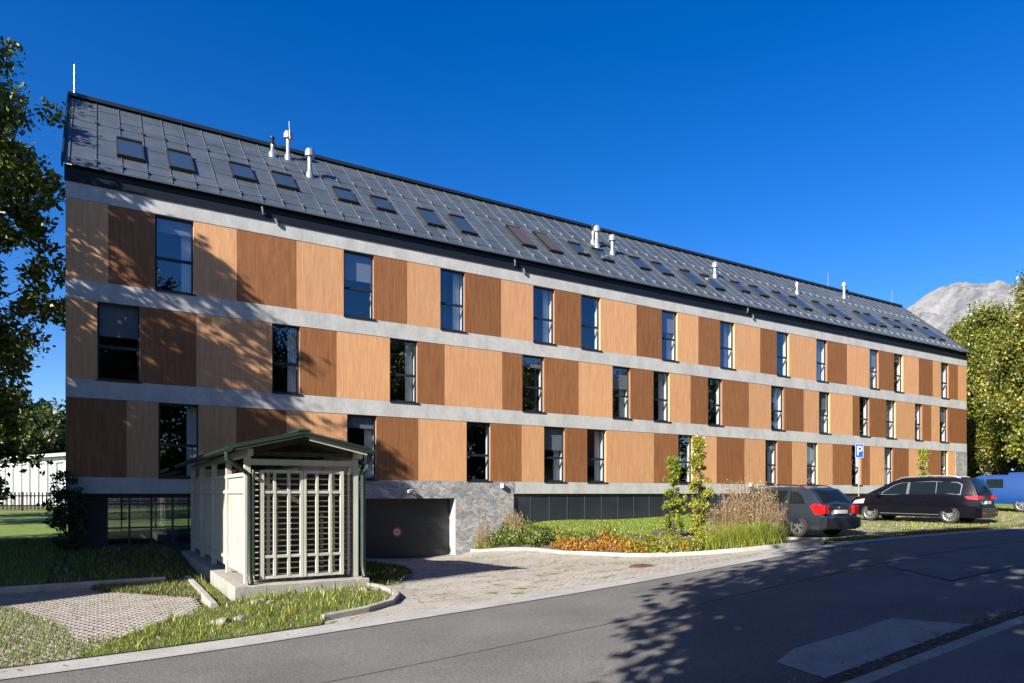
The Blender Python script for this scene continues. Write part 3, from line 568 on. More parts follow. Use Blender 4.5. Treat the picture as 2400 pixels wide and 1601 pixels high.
for x, zt, sg in ((XA+.0, .85, -1), (XB+.0, .89, 1)):
    g = MB(); n = 8; rr = .07
    for k in range(n):
        t0, t1 = math.pi+math.pi*k/n, math.pi+math.pi*(k+1)/n
        g.quad((x+rr*math.cos(t0), YA-.05, zt+rr*math.sin(t0)), (x+rr*math.cos(t1), YA-.05, zt+rr*math.sin(t1)), (x+rr*math.cos(t1), YB, zt+rr*math.sin(t1)), (x+rr*math.cos(t0), YB, zt+rr*math.sin(t0)))
    n0 = len(g.v); g.v += [(x+rr*math.cos(math.pi+math.pi*k/8), YA-.05, zt+rr*math.sin(math.pi+math.pi*k/8)) for k in range(9)]; g.face(range(n0, n0+9))
    Q('gutter', g, M['green_metal'])
    px_ = PX0+.02 if sg < 0 else PX1+.12; yy = 13.93
    Q('downpipe', MB().tube([(x, 13.75, zt-.06), (x, 13.76, zt-.2), (x*.6+px_*.4, 13.8, zt-.32), (px_, yy, zt-.5), (px_, yy, -1.5), (px_, yy-.06, -1.68)], .05, 10), M['green_metal'], smooth=True)
    Q('pipe_shoe', MB().tube([(px_, yy-.03, -1.62), (px_, yy-.12, -1.75)], .055, 10), M['black'])

# ------------------------------------------------------------------ cars
def make_car(name, label, cat, cfg, loc, head, paint, wheel_n=5):
    """x runs from the tail (0) to the nose (L); prof = top outline"""
    L, W, zb, belt = cfg['L'], cfg['W'], cfg['zb'], cfg['belt']; pr = cfg['prof']; fz = cfg.get('fz') or [(zb, .88), (.38, .965), (.62, 1.0), (belt, .955), (belt+.12, .92), (1.5, .76), (1.8, .70)]
    px_, pz = zip(*pr)
    def zt(x): return float(np.interp(x, px_, pz))
    def fw(z): return float(np.interp(z, [a for a, _ in fz], [b for _, b in fz]))
    def yh(x, z):
        t = abs(x-L/2)/(L/2); return W/2*fw(z)*(1-cfg.get('taper', .14)*t**5)
    crown = .045
    def top(x, yf): z = zt(x); return yf*yh(x, z), z+crown*(1-yf*yf)*(1 if z > .6 else .3)
    xs = sorted(set([round(v, 3) for v in px_]+[round(L*k/70, 3) for k in range(71)])); K = 14; TP = (1, .96, .8, .5, 0)
    b = MB(); ring = None; rings = []
    for x in xs:
        z1 = zt(x); half = [(yh(x, zb)*.8, zb-.0)]
        half += [(yh(x, zb+(z1-zb)*k/K), zb+(z1-zb)*k/K) for k in range(K)]
        half += [top(x, f) for f in TP]; pts = [(x, y, z) for y, z in half]+[(x, -y, z) for y, z in half[::-1][1:]]
        rings.append(list(range(len(b.v), len(b.v)+len(pts)))); b.v += pts
    for r0, r1 in zip(rings[:-1], rings[1:]):
        n = len(r0)
        for k in range(n): b.face((r0[k], r1[k], r1[(k+1) % n], r0[(k+1) % n]))
    b.face(rings[0]); b.face(rings[-1][::-1])
    root = empty(name, loc, head); tag(root, label, cat)
    body = b.build('body', paint, root); bm_ = bmesh.new(); bm_.from_mesh(body.data); bmesh.ops.recalc_face_normals(bm_, faces=bm_.faces); bm_.to_mesh(body.data); bm_.free()
    wr = cfg['wr']; cuts = []
    for wx in cfg['wx']:
        for s in (1, -1):
            cm = MB(); y0_, y1_ = (W/2-.30, W/2+.2) if s > 0 else (-W/2-.2, -W/2+.30)
            cm.lathe([(.0001, y0_), (wr+.055, y0_), (wr+.055, y1_), (.0001, y1_)], (wx, 0, wr), 32, 'y'); co = cm.build('cutter', M['black'])
            bm_ = bmesh.new(); bm_.from_mesh(co.data); bmesh.ops.remove_doubles(bm_, verts=bm_.verts, dist=.001); bmesh.ops.recalc_face_normals(bm_, faces=bm_.faces); bm_.to_mesh(co.data); bm_.free()
            md = body.modifiers.new('b', 'BOOLEAN'); md.operation = 'DIFFERENCE'; md.object = co; md.solver = 'EXACT'; cuts.append(co)
    bpy.context.view_layer.update(); dg = bpy.context.evaluated_depsgraph_get()
    nm = bpy.data.meshes.new_from_object(body.evaluated_get(dg)); body.modifiers.clear(); nm.materials.clear(); nm.materials.append(paint); nm.materials.append(M['black'])
    for p in nm.polygons: p.material_index = 1 if abs(p.center.z-wr) < wr+.1 and abs(p.center.y) < W/2*.86 and min(abs(p.center.x-w) for w in cfg['wx']) < wr+.1 and p.center.z > zb+.02 and abs(p.center.x-L/2) < L/2-.1 else 0
    nm.polygons.foreach_set('use_smooth', [True]*len(nm.polygons)); nm.set_sharp_from_angle(angle=R(32)); body.data = nm
    for c in cuts: bpy.data.objects.remove(c)
    def patch(nm_, poly, mat, off=.008, surf='side', sides=(1, -1), parent=root, step=.12):
        for s in sides:
            n = len(poly); co = [Vector(p) for p in poly]; e = [(i, (i+1) % n) for i in range(n)]
            X = np.arange(min(p[0] for p in poly), max(p[0] for p in poly), step)+step/2; Yv = np.arange(min(p[1] for p in poly), max(p[1] for p in poly), step)+step/2
            for x in X:
                for y in Yv:
                    c = False; j = n-1
                    for i in range(n):
                        if (poly[i][1] > y) != (poly[j][1] > y) and x < (poly[j][0]-poly[i][0])*(y-poly[i][1])/(poly[j][1]-poly[i][1])+poly[i][0]: c = not c
                        j = i
                    if c: co.append(Vector((float(x), float(y))))
            vv, _, ff, *_r = delaunay_2d_cdt(co, e, [list(range(n))], 1, 1e-5); pb = MB()
            for v in vv:
                if surf == 'side': pb.v.append((v.x, s*(yh(v.x, v.y)+off), v.y))
                elif surf == 'rear': pb.v.append((-off-cfg.get('tail', 0), v.x, v.y))
                else: y, z = top(v.x, v.y); pb.v.append((v.x-off*.6 if surf == 'topr' else v.x+off*.6, y, z+off))
            for f in ff: pb.face(f)
            o = pb.build(nm_, mat, parent, True)
        return o
    for nm_, poly, mat, surf, sides in cfg['patch']: patch(nm_, poly, mat, surf=surf, sides=sides, off=(.008 if mat not in (M['chrome'],) else .004))
    for nm_, bx, mat in cfg['box']: MB().box(*bx).build(nm_, mat, root, bevel=.012)
    for s in (1, -1):
        mx = cfg['mirror']; MB().box(mx[0]-.06, mx[0]+.08, s*(W/2-.03) if s > 0 else s*(W/2+.17), s*(W/2+.17) if s > 0 else s*(W/2-.03), mx[1]-.07, mx[1]+.08).build('mirror', paint, root, bevel=.03)
        if cfg.get('rail'):
            a, c = cfg['rail']; MB().tube([(a, s*(yh(a, zt(a))-.05), zt(a)+.0), (a+.25, s*(yh(a+.25, zt(a+.25))-.04), zt(a+.25)+.065), ((a+c)/2, s*(yh(a+.5, zt(a+.5))-.04), zt((a+c)/2)+.07), (c-.25, s*(yh(c-.3, zt(c-.3))-.05), zt(c-.25)+.065), (c, s*(yh(c, zt(c))-.06), zt(c)+.0)], .018, 8).build('roof_rail', cfg['railmat'], root, True)
        for hx in cfg['handles']: MB().box(hx, hx+.16, *( (yh(hx, belt-.08)+.0, yh(hx, belt-.08)+.03) if s > 0 else (-yh(hx, belt-.08)-.03, -yh(hx, belt-.08)) ), belt-.1, belt-.07).build('door_handle', paint, root, bevel=.006)
    for wx in cfg['wx']:
        for s in (1, -1):
            w = empty('wheel', (wx, s*(W/2-.13), wr)); w.parent = root; ri = wr*.68
            MB().lathe([(ri, -.1), (wr*.93, -.105), (wr, -.08), (wr, .08), (wr*.93, .105), (ri, .1), (ri, -.1)], (0, 0, 0), 32, 'y').build('tyre', M['rubber'], w, True)
            r = MB(); r.lathe([(ri, -s*.02), (ri, s*.105), (ri*.93, s*.10), (ri*.90, -s*.02)], (0, 0, 0), 32, 'y'); r.lathe([(.0001, s*.075), (ri*.2, s*.08), (ri*.24, s*.03)], (0, 0, 0), 16, 'y')
            for k in range(wheel_n):
                t = 2*math.pi*k/wheel_n+.3; c_, s_ = math.cos(t), math.sin(t); sw = ri*1.25/wheel_n
                for dt in ((-.35, .35) if wheel_n < 8 else (0,)):
                    c2, s2 = math.cos(t+dt*.6), math.sin(t+dt*.6); r.bar((c_*ri*.15, s*.07, s_*ri*.15), (c2*ri*.93, s*.085, s2*ri*.93), .03, sw*.55 if wheel_n < 8 else sw*.9, up=(0, 1, 0))
            r.build('rim', cfg['rim'], w); MB().lathe([(.0001, 0), (ri*.92, 0)], (0, -s*.0, 0), 24, 'y').build('brake_disc', M['black'], w)
    return root
M['chrome'] = pm('chrome', (.22, .22, .23), rough=.35, metal=.8); M['alloy'] = pm('alloy', (.55, .55, .56), rough=.3, metal=.8)
M['carglass'] = pm('car_glass', (.008, .013, .013), rough=.05, spec=.22); M['lamp_red'] = pm('tail_lamp', (.55, .01, .012), rough=.12, coat=1); M['lamp_clear'] = pm('lamp_clear', (.55, .5, .48), rough=.1, coat=1)
M['rearglass'] = pm('tinted_rear_glass', (.008, .012, .014), rough=.12, spec=.12)
M['plate'] = pm('number_plate', (.7, .7, .7), rough=.5)
ptA = pm('graphite_paint', (.038, .048, .068), rough=.28, metal=.45, coat=1); ptB = pm('black_paint', (.004, .004, .008), rough=.2, metal=0, spec=.22, coat=.12); ptC = pm('blue_paint', (.002, .045, .20), rough=.5, metal=0, spec=.3)
ALL = (1, -1)
wagon = dict(L=4.5, W=1.78, zb=.24, belt=.95, wr=.325, wx=(.88, 3.5), taper=.16, rim=M['alloy'], rail=(.75, 2.7), railmat=M['black'], handles=(1.35, 2.35), mirror=(3.05, 1.0),
  prof=[(0, .46), (.02, .60), (.07, .68), (.10, .93), (.34, 1.22), (.58, 1.43), (.9, 1.475), (1.7, 1.50), (2.4, 1.47), (2.7, 1.41), (3.45, 1.02), (4.1, .88), (4.4, .70), (4.5, .48)],
  patch=[('side_window', [(.62, 1.0), (1.18, .99), (1.22, 1.37), (.98, 1.36), (.78, 1.24)], M['carglass'], 'side', ALL), ('side_window', [(1.27, .99), (1.98, .985), (1.96, 1.40), (1.31, 1.39)], M['carglass'], 'side', ALL),
         ('side_window', [(2.05, .985), (3.05, .98), (2.68, 1.33), (2.45, 1.40), (2.03, 1.41)], M['carglass'], 'side', ALL),
         ('rear_window', [(.145, -.84), (.53, -.80), (.53, .80), (.145, .84)], M['rearglass'], 'topr', (1,)), ('windscreen', [(2.78, -.88), (3.36, -.86), (3.36, .86), (2.78, .88)], M['carglass'], 'top', (1,)),
         ('tail_lamp', [(.09, .70), (.30, .68), (.46, .92), (.36, 1.0), (.12, .98)], M['lamp_red'], 'side', ALL)],
  box=[('tail_lamp', (-.0, .11, .58, .80, .70, .95), M['lamp_red']), ('tail_lamp', (-.0, .11, -.80, -.58, .70, .95), M['lamp_red']), ('bumper', (-.06, .18, -.80, .80, .30, .60), ptA), ('number_plate', (-.012, .02+.06, -.26, .26, .70, .81), M['plate']),
       ('tailgate_badge', (.045, .10, -.035, .035, .85, .91), M['chrome']), ('bumper_trim', (-.065, .1, -.7, .7, .27, .33), M['black']), ('rear_wiper', (.08, .12, -.02, .3, .97, .99), M['black'])])
mpv = dict(L=4.85, W=1.90, zb=.22, belt=1.06, wr=.335, wx=(.98, 3.9), taper=.15, rim=M['alloy'], rail=(.7, 3.0), railmat=M['zinc'], handles=(1.75, 2.75), mirror=(3.5, 1.1),
  fz=[(.22, .9), (.40, .97), (.66, 1.0), (1.06, .965), (1.2, .92), (1.66, .80), (1.9, .76)],
  prof=[(0, .46), (.02, .64), (.06, .72), (.10, 1.04), (.24, 1.42), (.36, 1.64), (.6, 1.71), (1.7, 1.75), (2.6, 1.72), (3.0, 1.62), (4.0, 1.10), (4.5, .93), (4.75, .74), (4.85, .48)],
  patch=[('window_trim', [(.63, 1.085), (3.56, 1.06), (3.53, 1.09), (3.0, 1.45), (2.75, 1.54), (1.6, 1.60), (.76, 1.56), (.60, 1.47)], M['chrome'], 'side', ALL),
         ('side_window', [(.66, 1.11), (1.45, 1.10), (1.45, 1.58), (.78, 1.54), (.63, 1.46)], M['carglass'], 'side', ALL), ('side_window', [(1.48, 1.10), (2.42, 1.09), (2.40, 1.56), (1.48, 1.58)], M['carglass'], 'side', ALL),
         ('side_window', [(2.52, 1.09), (3.5, 1.08), (2.98, 1.43), (2.75, 1.52), (2.50, 1.55)], M['carglass'], 'side', ALL),
         ('rear_window', [(.125, -.88), (.335, -.84), (.335, .84), (.125, .88)], M['rearglass'], 'topr', (1,)), ('windscreen', [(3.08, -.88), (3.92, -.86), (3.92, .86), (3.08, .88)], M['carglass'], 'top', (1,)),
         ('tail_lamp', [(.06, .90), (.42, .93), (.50, 1.02), (.10, 1.07)], M['lamp_red'], 'side', ALL), ('headlamp', [(4.15, .70), (4.62, .68), (4.5, .82), (4.1, .90)], M['lamp_clear'], 'side', ALL)],
  box=[('tail_lamp', (-.01, .08, .45, .86, .92, 1.05), M['lamp_red']), ('tail_lamp', (-.01, .08, -.86, -.45, .92, 1.05), M['lamp_red']), ('bumper', (-.06, .16, -.84, .84, .28, .62), ptB), ('number_plate', (-.012, .08, -.26, .26, .74, .85), M['plate']),
       ('reflector', (-.07, .0, .45, .8, .40, .44), M['lamp_red']), ('reflector', (-.07, .0, -.8, -.45, .40, .44), M['lamp_red']), ('sill_trim', (1.35, 3.5, .90, .925, .30, .34), M['chrome']), ('sill_trim', (1.35, 3.5, -.925, -.90, .30, .34), M['chrome'])])
pick = dict(L=5.1, W=1.84, zb=.38, belt=1.12, wr=.38, wx=(1.15, 4.15), taper=.1, rim=M['alloy'], handles=(2.35, 3.0), mirror=(3.6, 1.2),
  fz=[(.38, .93), (.6, .99), (.8, 1.0), (1.12, .97), (1.3, .93), (1.75, .84), (2.0, .82)],
  prof=[(0, .8), (.02, 1.1), (.05, 1.6), (.1, 1.88), (1.2, 1.93), (1.78, 1.92), (1.82, 1.78), (2.2, 1.80), (3.0, 1.78), (3.3, 1.66), (3.95, 1.2), (4.8, 1.05), (5.05, .85), (5.1, .5)],
  patch=[('side_window', [(1.95, 1.17), (2.75, 1.16), (2.72, 1.60), (2.0, 1.60)], M['carglass'], 'side', ALL), ('side_window', [(2.85, 1.16), (3.75, 1.16), (3.2, 1.55), (2.83, 1.60)], M['carglass'], 'side', ALL), ('windscreen', [(3.4, -.86), (3.88, -.86), (3.88, .86), (3.4, .86)], M['carglass'], 'top', (1,))],
  box=[('tail_lamp', (-.02, .05, .74, .88, .9, 1.25), M['lamp_red']), ('tail_lamp', (-.02, .05, -.88, -.74, .9, 1.25), M['lamp_red']), ('bumper', (-.12, .1, -.85, .85, .5, .66), M['chrome'])])
def place_car(cfg, name, label, rl, heading, paint, wn, cat='car'):
    """rl = ground position of the rear left corner, heading = direction of the nose"""
    d = Vector(heading).normalized(); rgt = Vector((d.y, -d.x)); c0 = Vector(rl)+rgt*cfg['W']/2; ang = math.atan2(d.y, d.x)
    wp = [c0+d*cfg['wx'][0], c0+d*cfg['wx'][1]]; zr_, zf = h1(*wp[0]), h1(*wp[1]); pit = math.atan2(zf-zr_, cfg['wx'][1]-cfg['wx'][0])
    o = make_car(name, label, cat, cfg, (c0.x, c0.y, zr_-math.tan(pit)*cfg['wx'][0]), ang, paint, wn); o.rotation_euler = (0, -pit, ang); return o
place_car(wagon, 'estate_car', 'dark grey estate car parked tail first to the road beside tall grasses', (17.75, 12.1), (.03, 1), ptA, 5)
place_car(mpv, 'family_van', 'black people carrier with chrome window line and many spoked alloy wheels', (27.5, 12.45), (-.12, .99), ptB, 12, 'car')
place_car(pick, 'pickup_truck', 'bright blue pickup with covered bed parked at the far right', (38.3, 14.3), (-.05, 1), ptC, 6, 'pickup')

# ------------------------------------------------------------------ parking sign
gz_ = h1(*(q_ := (33.0*(.855*.508+.519), 33.0*(.855-.519*.508))))
sg = empty('parking_sign', (q_[0], q_[1], gz_)); sg.rotation_euler = (0, 0, R(-31)); tag(sg, 'blue parking sign on a slim steel pole behind the two dark cars', 'sign')
topz = (1133-1019)/FX*33-gz_
MB().tube([(0, 0, 0), (0, 0, topz-.03)], .03, 10).build('pole', M['zinc'], sg, True)
MB().box(-.2, .2, -.055, -.035, topz-.68, topz).build('sign_plate', M['sign_blue'], sg, bevel=.004)
pf = MB(); zc = topz-.33; pf.box(-.11, -.045, -.064, -.056, zc-.22, zc+.22)
pf.box(-.045, .05, -.064, -.056, zc+.155, zc+.22).box(-.045, .05, -.064, -.056, zc-.045, zc+.02)
for k in range(8):
    t0, t1 = -math.pi/2+math.pi*k/8, -math.pi/2+math.pi*(k+1)/8; cy = zc+.0875
    pf.prism([(0, 0)]*3, 0, 0) if False else None
    A = lambda r, t: (.05+r*math.cos(t)*.75, cy+r*math.sin(t))
    q4 = [A(.0675, t0), A(.1325, t0), A(.1325, t1), A(.0675, t1)]; n = len(pf.v); pf.v += [(x, -.064, z) for x, z in q4]; pf.face((n, n+1, n+2, n+3))
pf.build('sign_letter', M['sign_white'], sg)
MB().box(-.19, .19, -.0645, -.0562, topz-.025, topz-.01).box(-.19, .19, -.0645, -.0562, topz-.67, topz-.655).box(-.19, -.178, -.0645, -.0562, topz-.655, topz-.025).box(.178, .19, -.0645, -.0562, topz-.655, topz-.025).build('sign_border', M['sign_white'], sg)
# manhole cover
mh = MB(); mx_, my_ = 11.15, 12.35; zc = h1(mx_, my_); mh.lathe([(.0001, .03), (.27, .03), (.275, .018), (.31, .018), (.31, -.02)], (0, 0, 0), 28)
for k in range(-3, 4): mh.box(-.2, .2, k*.06-.01, k*.06+.01, .0302, .036)
mo = mh.build('manhole_cover', M['rust']); mo.location = (mx_, my_, zc); mo.rotation_euler = (R(1.5), R(-3.5), 0); tag(mo, 'rusty round manhole cover set in the paved driveway', 'manhole cover')

# ------------------------------------------------------------------ foliage
def leafquads(cen, size, asp=.55, droop=0., flat=0.):
    n = len(cen); a = rng.normal(size=(n, 3)); a[:, 2] -= droop; a /= np.linalg.norm(a, axis=1)[:, None]; b = rng.normal(size=(n, 3)); b[:, 2] += flat*3
    b -= (a*b).sum(1)[:, None]*a; b /= np.linalg.norm(b, axis=1)[:, None]; c = np.cross(a, b); s = size*rng.uniform(.6, 1.35, n)[:, None]
    if flat: c, b = b, c
    p0 = cen-a*s*.5; p2 = cen+a*s*.5; m = cen-a*s*.05; p1 = m+(b if not flat else b)*s*asp*.5; p3 = m-(b)*s*asp*.5
    V = np.stack([p0, p1, p2, p3], 1).reshape(-1, 3); F = np.arange(4*n).reshape(n, 4); return V, F
def tree(name, label, x, y, height, rad, mats, wts, nblob=70, leaves=30000, lsize=.15, crown_lo=.25, trunk_r=.2, group=None, bark='bark', blob=(.5, 1.0), shape='round', lean=(0, 0), seed=1, zbase=None, droop=0, cat='tree'):
    global rng; rng = np.random.default_rng(seed); rnd = random.Random(seed); z0 = h1(x, y)-.1 if zbase is None else zbase
    root = empty(name, (x, y, z0)); tag(root, label, cat, group)
    zc0, zc1 = height*crown_lo, height; blobs = []
    while len(blobs) < nblob:
        t = rnd.random(); zz = zc0+(zc1-zc0)*t
        if shape == 'round': rr = rad*math.sqrt(max(0, 1-(2*t-1)**2))**.8*(1.05-.2*t)
        elif shape == 'birch': rr = rad*(math.sin(math.pi*min(1, t*.92+.08))**.6)*(1-.45*t)
        elif shape == 'column': rr = rad*(math.sin(math.pi*min(1, t*.75+.22))**.8 if t < .45 else (1-t)/.55*.55+.12)
        else: rr = rad*(1-t)
        an = rnd.random()*2*math.pi; r = rr*math.sqrt(rnd.random()*.85+.12)
        blobs.append((r*math.cos(an)+lean[0]*t, r*math.sin(an)+lean[1]*t, zz, rnd.uniform(*blob)))
    tm = MB(); tp = [(lean[0]*t*.8+math.sin(t*5+seed)*.02*height*t, lean[1]*t*.8+math.cos(t*4+seed)*.02*height*t, height*.93*t) for t in np.linspace(0, 1, 9)]
    tm.tube(tp, [max(.012, trunk_r*(1-t)**.8) for t in np.linspace(0, 1, 9)], 9)
    TP = np.array(tp)
    for bx, by, bz, br in blobs:
        t = max(.08, min(.95, (bz-rad*.45-.05*height)/(height*.93))); p0 = np.array([np.interp(t, np.linspace(0, 1, 9), TP[:, k]) for k in range(3)]); p1 = np.array((bx, by, bz))
        md = (p0+p1)/2+np.array([rnd.uniform(-.1, .1)*rad, rnd.uniform(-.1, .1)*rad, -.06*rad]); r0 = max(.01, trunk_r*.28*(1-t)+.008)
        tm.tube([p0, (p0*.5+md*.5)+np.array([0, 0, -.02*rad]), md, p1], [r0, r0*.75, r0*.5, r0*.18], 5, cap=False)
    tm.build('trunk', M[bark], root, True)
    per = leaves//nblob; Vs = []; Fs = []; Ms = []; o_ = 0; wts = np.array(wts)/sum(wts)
    for bx, by, bz, br in blobs:
        k = int(per*(br/np.mean(blob))**1.6); nsub = 7; sub = rng.normal(size=(nsub, 3))*br*.55; sub[:, 2] *= .7; c = sub[rng.integers(0, nsub, k)]+rng.normal(size=(k, 3))*br*.27
        if droop: c[:, 2] -= np.abs(rng.normal(size=k))*br*droop
        V, F = leafquads(c+np.array((bx, by, bz)), lsize, droop=droop); Vs.append(V); Fs.append(F+o_); o_ += len(V)
        wb = wts*rng.uniform(.15, 2.2, len(wts)); wb /= wb.sum(); Ms.append(rng.choice(len(wts), k, p=wb))
    npmesh('crown', np.concatenate(Vs), np.concatenate(Fs), [LF[m] for m in mats], np.concatenate(Ms), root); return root
# left of the building, its crown throws the dappled shade on the facade
tree('ash_tree', 'tall leafy tree at the left edge beside the apartment building', -5.2, 28.8, 18.2, 4.7, ('dk', 'gr', 'lg', 'br', 'oc'), (.6, 3.5, 4.5, 2.2, 1.2), nblob=165, leaves=72000, lsize=.22, crown_lo=.06, trunk_r=.32, blob=(.45, .95), seed=13)
tree('ash_tree', 'large ash mostly outside the left edge, dappling the facade with shade', -7.2, 21.8, 15.0, 4.5, ('dk', 'gr', 'lg', 'oc'), (5, 4, 2, .7), nblob=115, leaves=52000, lsize=.19, crown_lo=.16, trunk_r=.32, blob=(.45, .95), seed=11)
tree('ash_tree', 'leafy tree behind the white outbuilding lawn at far left', -14.5, 39, 15.5, 5.0, ('dk', 'gr', 'lg'), (5, 4, 1), nblob=80, leaves=22000, lsize=.26, crown_lo=.2, trunk_r=.3, blob=(.7, 1.3), seed=12)
tree('ash_tree', 'unseen dense tree added beyond the left edge to shade the base of the building', -10.5, 19.3, 12.6, 4.2, ('dk', 'gr', 'lg'), (4, 4, 1), nblob=90, leaves=26000, lsize=.26, crown_lo=.08, trunk_r=.25, blob=(.6, 1.2), seed=17)  # unseen tree added to deepen the shade at the lower left
# trees across the road behind the viewpoint, throwing the shade on the road
for i, (x, y, hh, rr) in enumerate(((-2.7, .3, 16.5, 3.4), (1.4, -3.0, 17, 3.7), (7.8, -1.5, 15.5, 3.6), (15.5, -2.8, 14, 3.9), (24, -4.5, 12, 4.0), (36, -6, 13, 4.5), (50, -7, 14, 5))):
    tree('roadside_tree', 'roadside tree across the road, number of trees shading the asphalt' if False else 'leafy roadside tree standing on the near side of the road', x, y, hh, rr, ('dk', 'gr', 'lg'), (4, 4, 2), nblob=95 if i == 0 else 112, leaves=28000 if i == 0 else 28000, lsize=.32, crown_lo=.32, trunk_r=.25, blob=(.8, 1.4), seed=30+i, group='trees on the near side of the road')
for i, (x, y, hh, rr) in enumerate(((4, -19, 15, 5.5), (15, -20, 14, 5.5), (27, -18, 16, 5.5), (39, -17, 13, 5.5), (68, -8, 15, 6), (80, -2, 15, 6), (92, 8, 15, 6.5), (66, -22, 15, 6))):
    tree('far_side_tree', 'tree in the back row across the road, seen only mirrored in windows', x, y, hh, rr, ('dk', 'gr'), (4, 3), nblob=60, leaves=10000, lsize=.6, crown_lo=.12, trunk_r=.3, blob=(1.1, 1.9), seed=40+i, group='back row of trees across the road')
# right of the building
bt = [(62.3, 27.5, 15.0, 3.2, 'birch', 'birch with pale trunk just beyond the right end of the building'), (54.8, 20.5, 15.6, 3.8, 'birch', 'yellowing birch standing behind the blue pickup'), (66, 31, 15, 4.8, 'birch', 'tall birch farther back between the two nearer ones'), (63, 21, 17, 4.8, 'birch', 'tallest yellow green birch at the right edge'),
      (72, 40, 14, 6, 'round', 'dark broad tree filling the gap behind the birches'), (78, 30, 14, 6, 'round', 'broad green tree behind the pickup at far right')]
for i, (x, y, hh, rr, sh, lb_) in enumerate(bt):
    if sh == 'birch': tree('birch_tree', lb_, x, y, hh, rr, ('gr', 'lg', 'ye', 'go'), (1.5, 5, 2.2, .6), nblob=130, leaves=70000, lsize=.22, crown_lo=.24 if i < 2 else .1, trunk_r=.26, bark='birch', blob=(.6, 1.2), shape='birch', seed=50+i, droop=.5)
    else: tree('broadleaf_tree', lb_, x, y, hh, rr, ('dk', 'gr'), (5, 2), nblob=60, leaves=16000, lsize=.45, crown_lo=.02, trunk_r=.3, blob=(1.0, 1.8), seed=60+i)
# dark trees behind the white outbuilding
for i, (pxx, Z, hh, rr, l_) in enumerate(((-60, 62, 11, 5, 'dark tree over the left end of the white outbuilding'), (40, 66, 9.5, 4.5, 'rounded dark tree behind the white outbuilding'), (110, 60, 7.2, 3.2, 'lower yellow green tree beside the building corner'), (175, 70, 9, 4.5, 'dark tree half hidden by the building'), (0, 90, 15, 6, 'tall distant tree at the left'))):
    a = (pxx-CX_)/FX; x, y = Z*(.855*a+.519), Z*(.855-.519*a)
    tree('background_tree', l_, x, y, hh, rr, ('dk', 'dk', 'gr') if i != 2 else ('dk', 'gr', 'lg'), (6, 3, 2), nblob=45, leaves=11000, lsize=.42, crown_lo=.1, trunk_r=.22, blob=(.8, 1.5), seed=70+i)
# columnar young trees in the bed
def at(px, Z): a = (px-CX_)/FX; return Z*(.855*a+.519), Z*(.855-.519*a)
x, y = at(1603, 21.5); tree('young_hornbeam', 'tall yellow green columnar sapling in the flower bed', x, y, (1133-1010)/FX*21.5-h1(x, y)+.1, .46, ('br', 'ye', 'lg'), (3, 6, 0), nblob=85, leaves=6200, lsize=.085, crown_lo=.12, trunk_r=.03, blob=(.07, .15), shape='column', seed=81, group='saplings in the bed', cat='sapling')
x, y = at(1545, 22.0); tree('young_hornbeam', 'shorter green columnar sapling left of the tallest one', x, y, (1133-1048)/FX*22-h1(x, y)+.1, .32, ('br', 'lg', 'ye'), (5, 2, 1), nblob=60, leaves=4200, lsize=.08, crown_lo=.14, trunk_r=.028, blob=(.07, .14), shape='column', seed=82, group='saplings in the bed', cat='sapling')
x, y = at(2119, 36); tree('young_hornbeam', 'narrow yellow sapling seen above the black people carrier', x, y, (1133-1034)/FX*36-h1(x, y)+.1, .38, ('br', 'ye'), (3, 4), nblob=50, leaves=2200, lsize=.11, crown_lo=.1, trunk_r=.03, blob=(.1, .17), shape='column', seed=83, cat='sapling')
x, y = at(152, 20.3); tree('corner_shrub', 'dark upright shrub at the left corner of the building', x, y, 2.4, .5, ('dk', 'gr'), (4, 2), nblob=45, leaves=4200, lsize=.09, crown_lo=.05, trunk_r=.03, blob=(.12, .22), seed=84, cat='shrub')
# bed plants
def plant(name, label, group, mats, wts, r, hgt, n, lsize, kind='leafy', seed=0, cat='plant'):
    global rng; rng = np.random.default_rng(seed); o = empty(name); tag(o, label, cat, group)
    st = MB()
    for k in range(7):
        a = k*.9; st.tube([(0, 0, -.03), (r*.4*math.cos(a), r*.4*math.sin(a), hgt*.5), (r*.6*math.cos(a), r*.6*math.sin(a), hgt*.85)], [.008, .006, .003], 4, cap=False)
    st.build('stems', LF['gr'] if kind == 'leafy' else LF['st'], o)
    d = rng.normal(size=(n, 3)); d /= np.linalg.norm(d, axis=1)[:, None]; c = d*(rng.random((n, 1))**.4)*np.array((r, r, hgt*.55)); c[:, 2] = np.abs(c[:, 2]+hgt*.35)*(.7+.5*rng.random(n))
    V, F = leafquads(c, lsize, .5); npmesh('leaves', V, F, [LF[m] for m in mats], rng.choice(len(mats), n, p=np.array(wts)/sum(wts)), o); return o
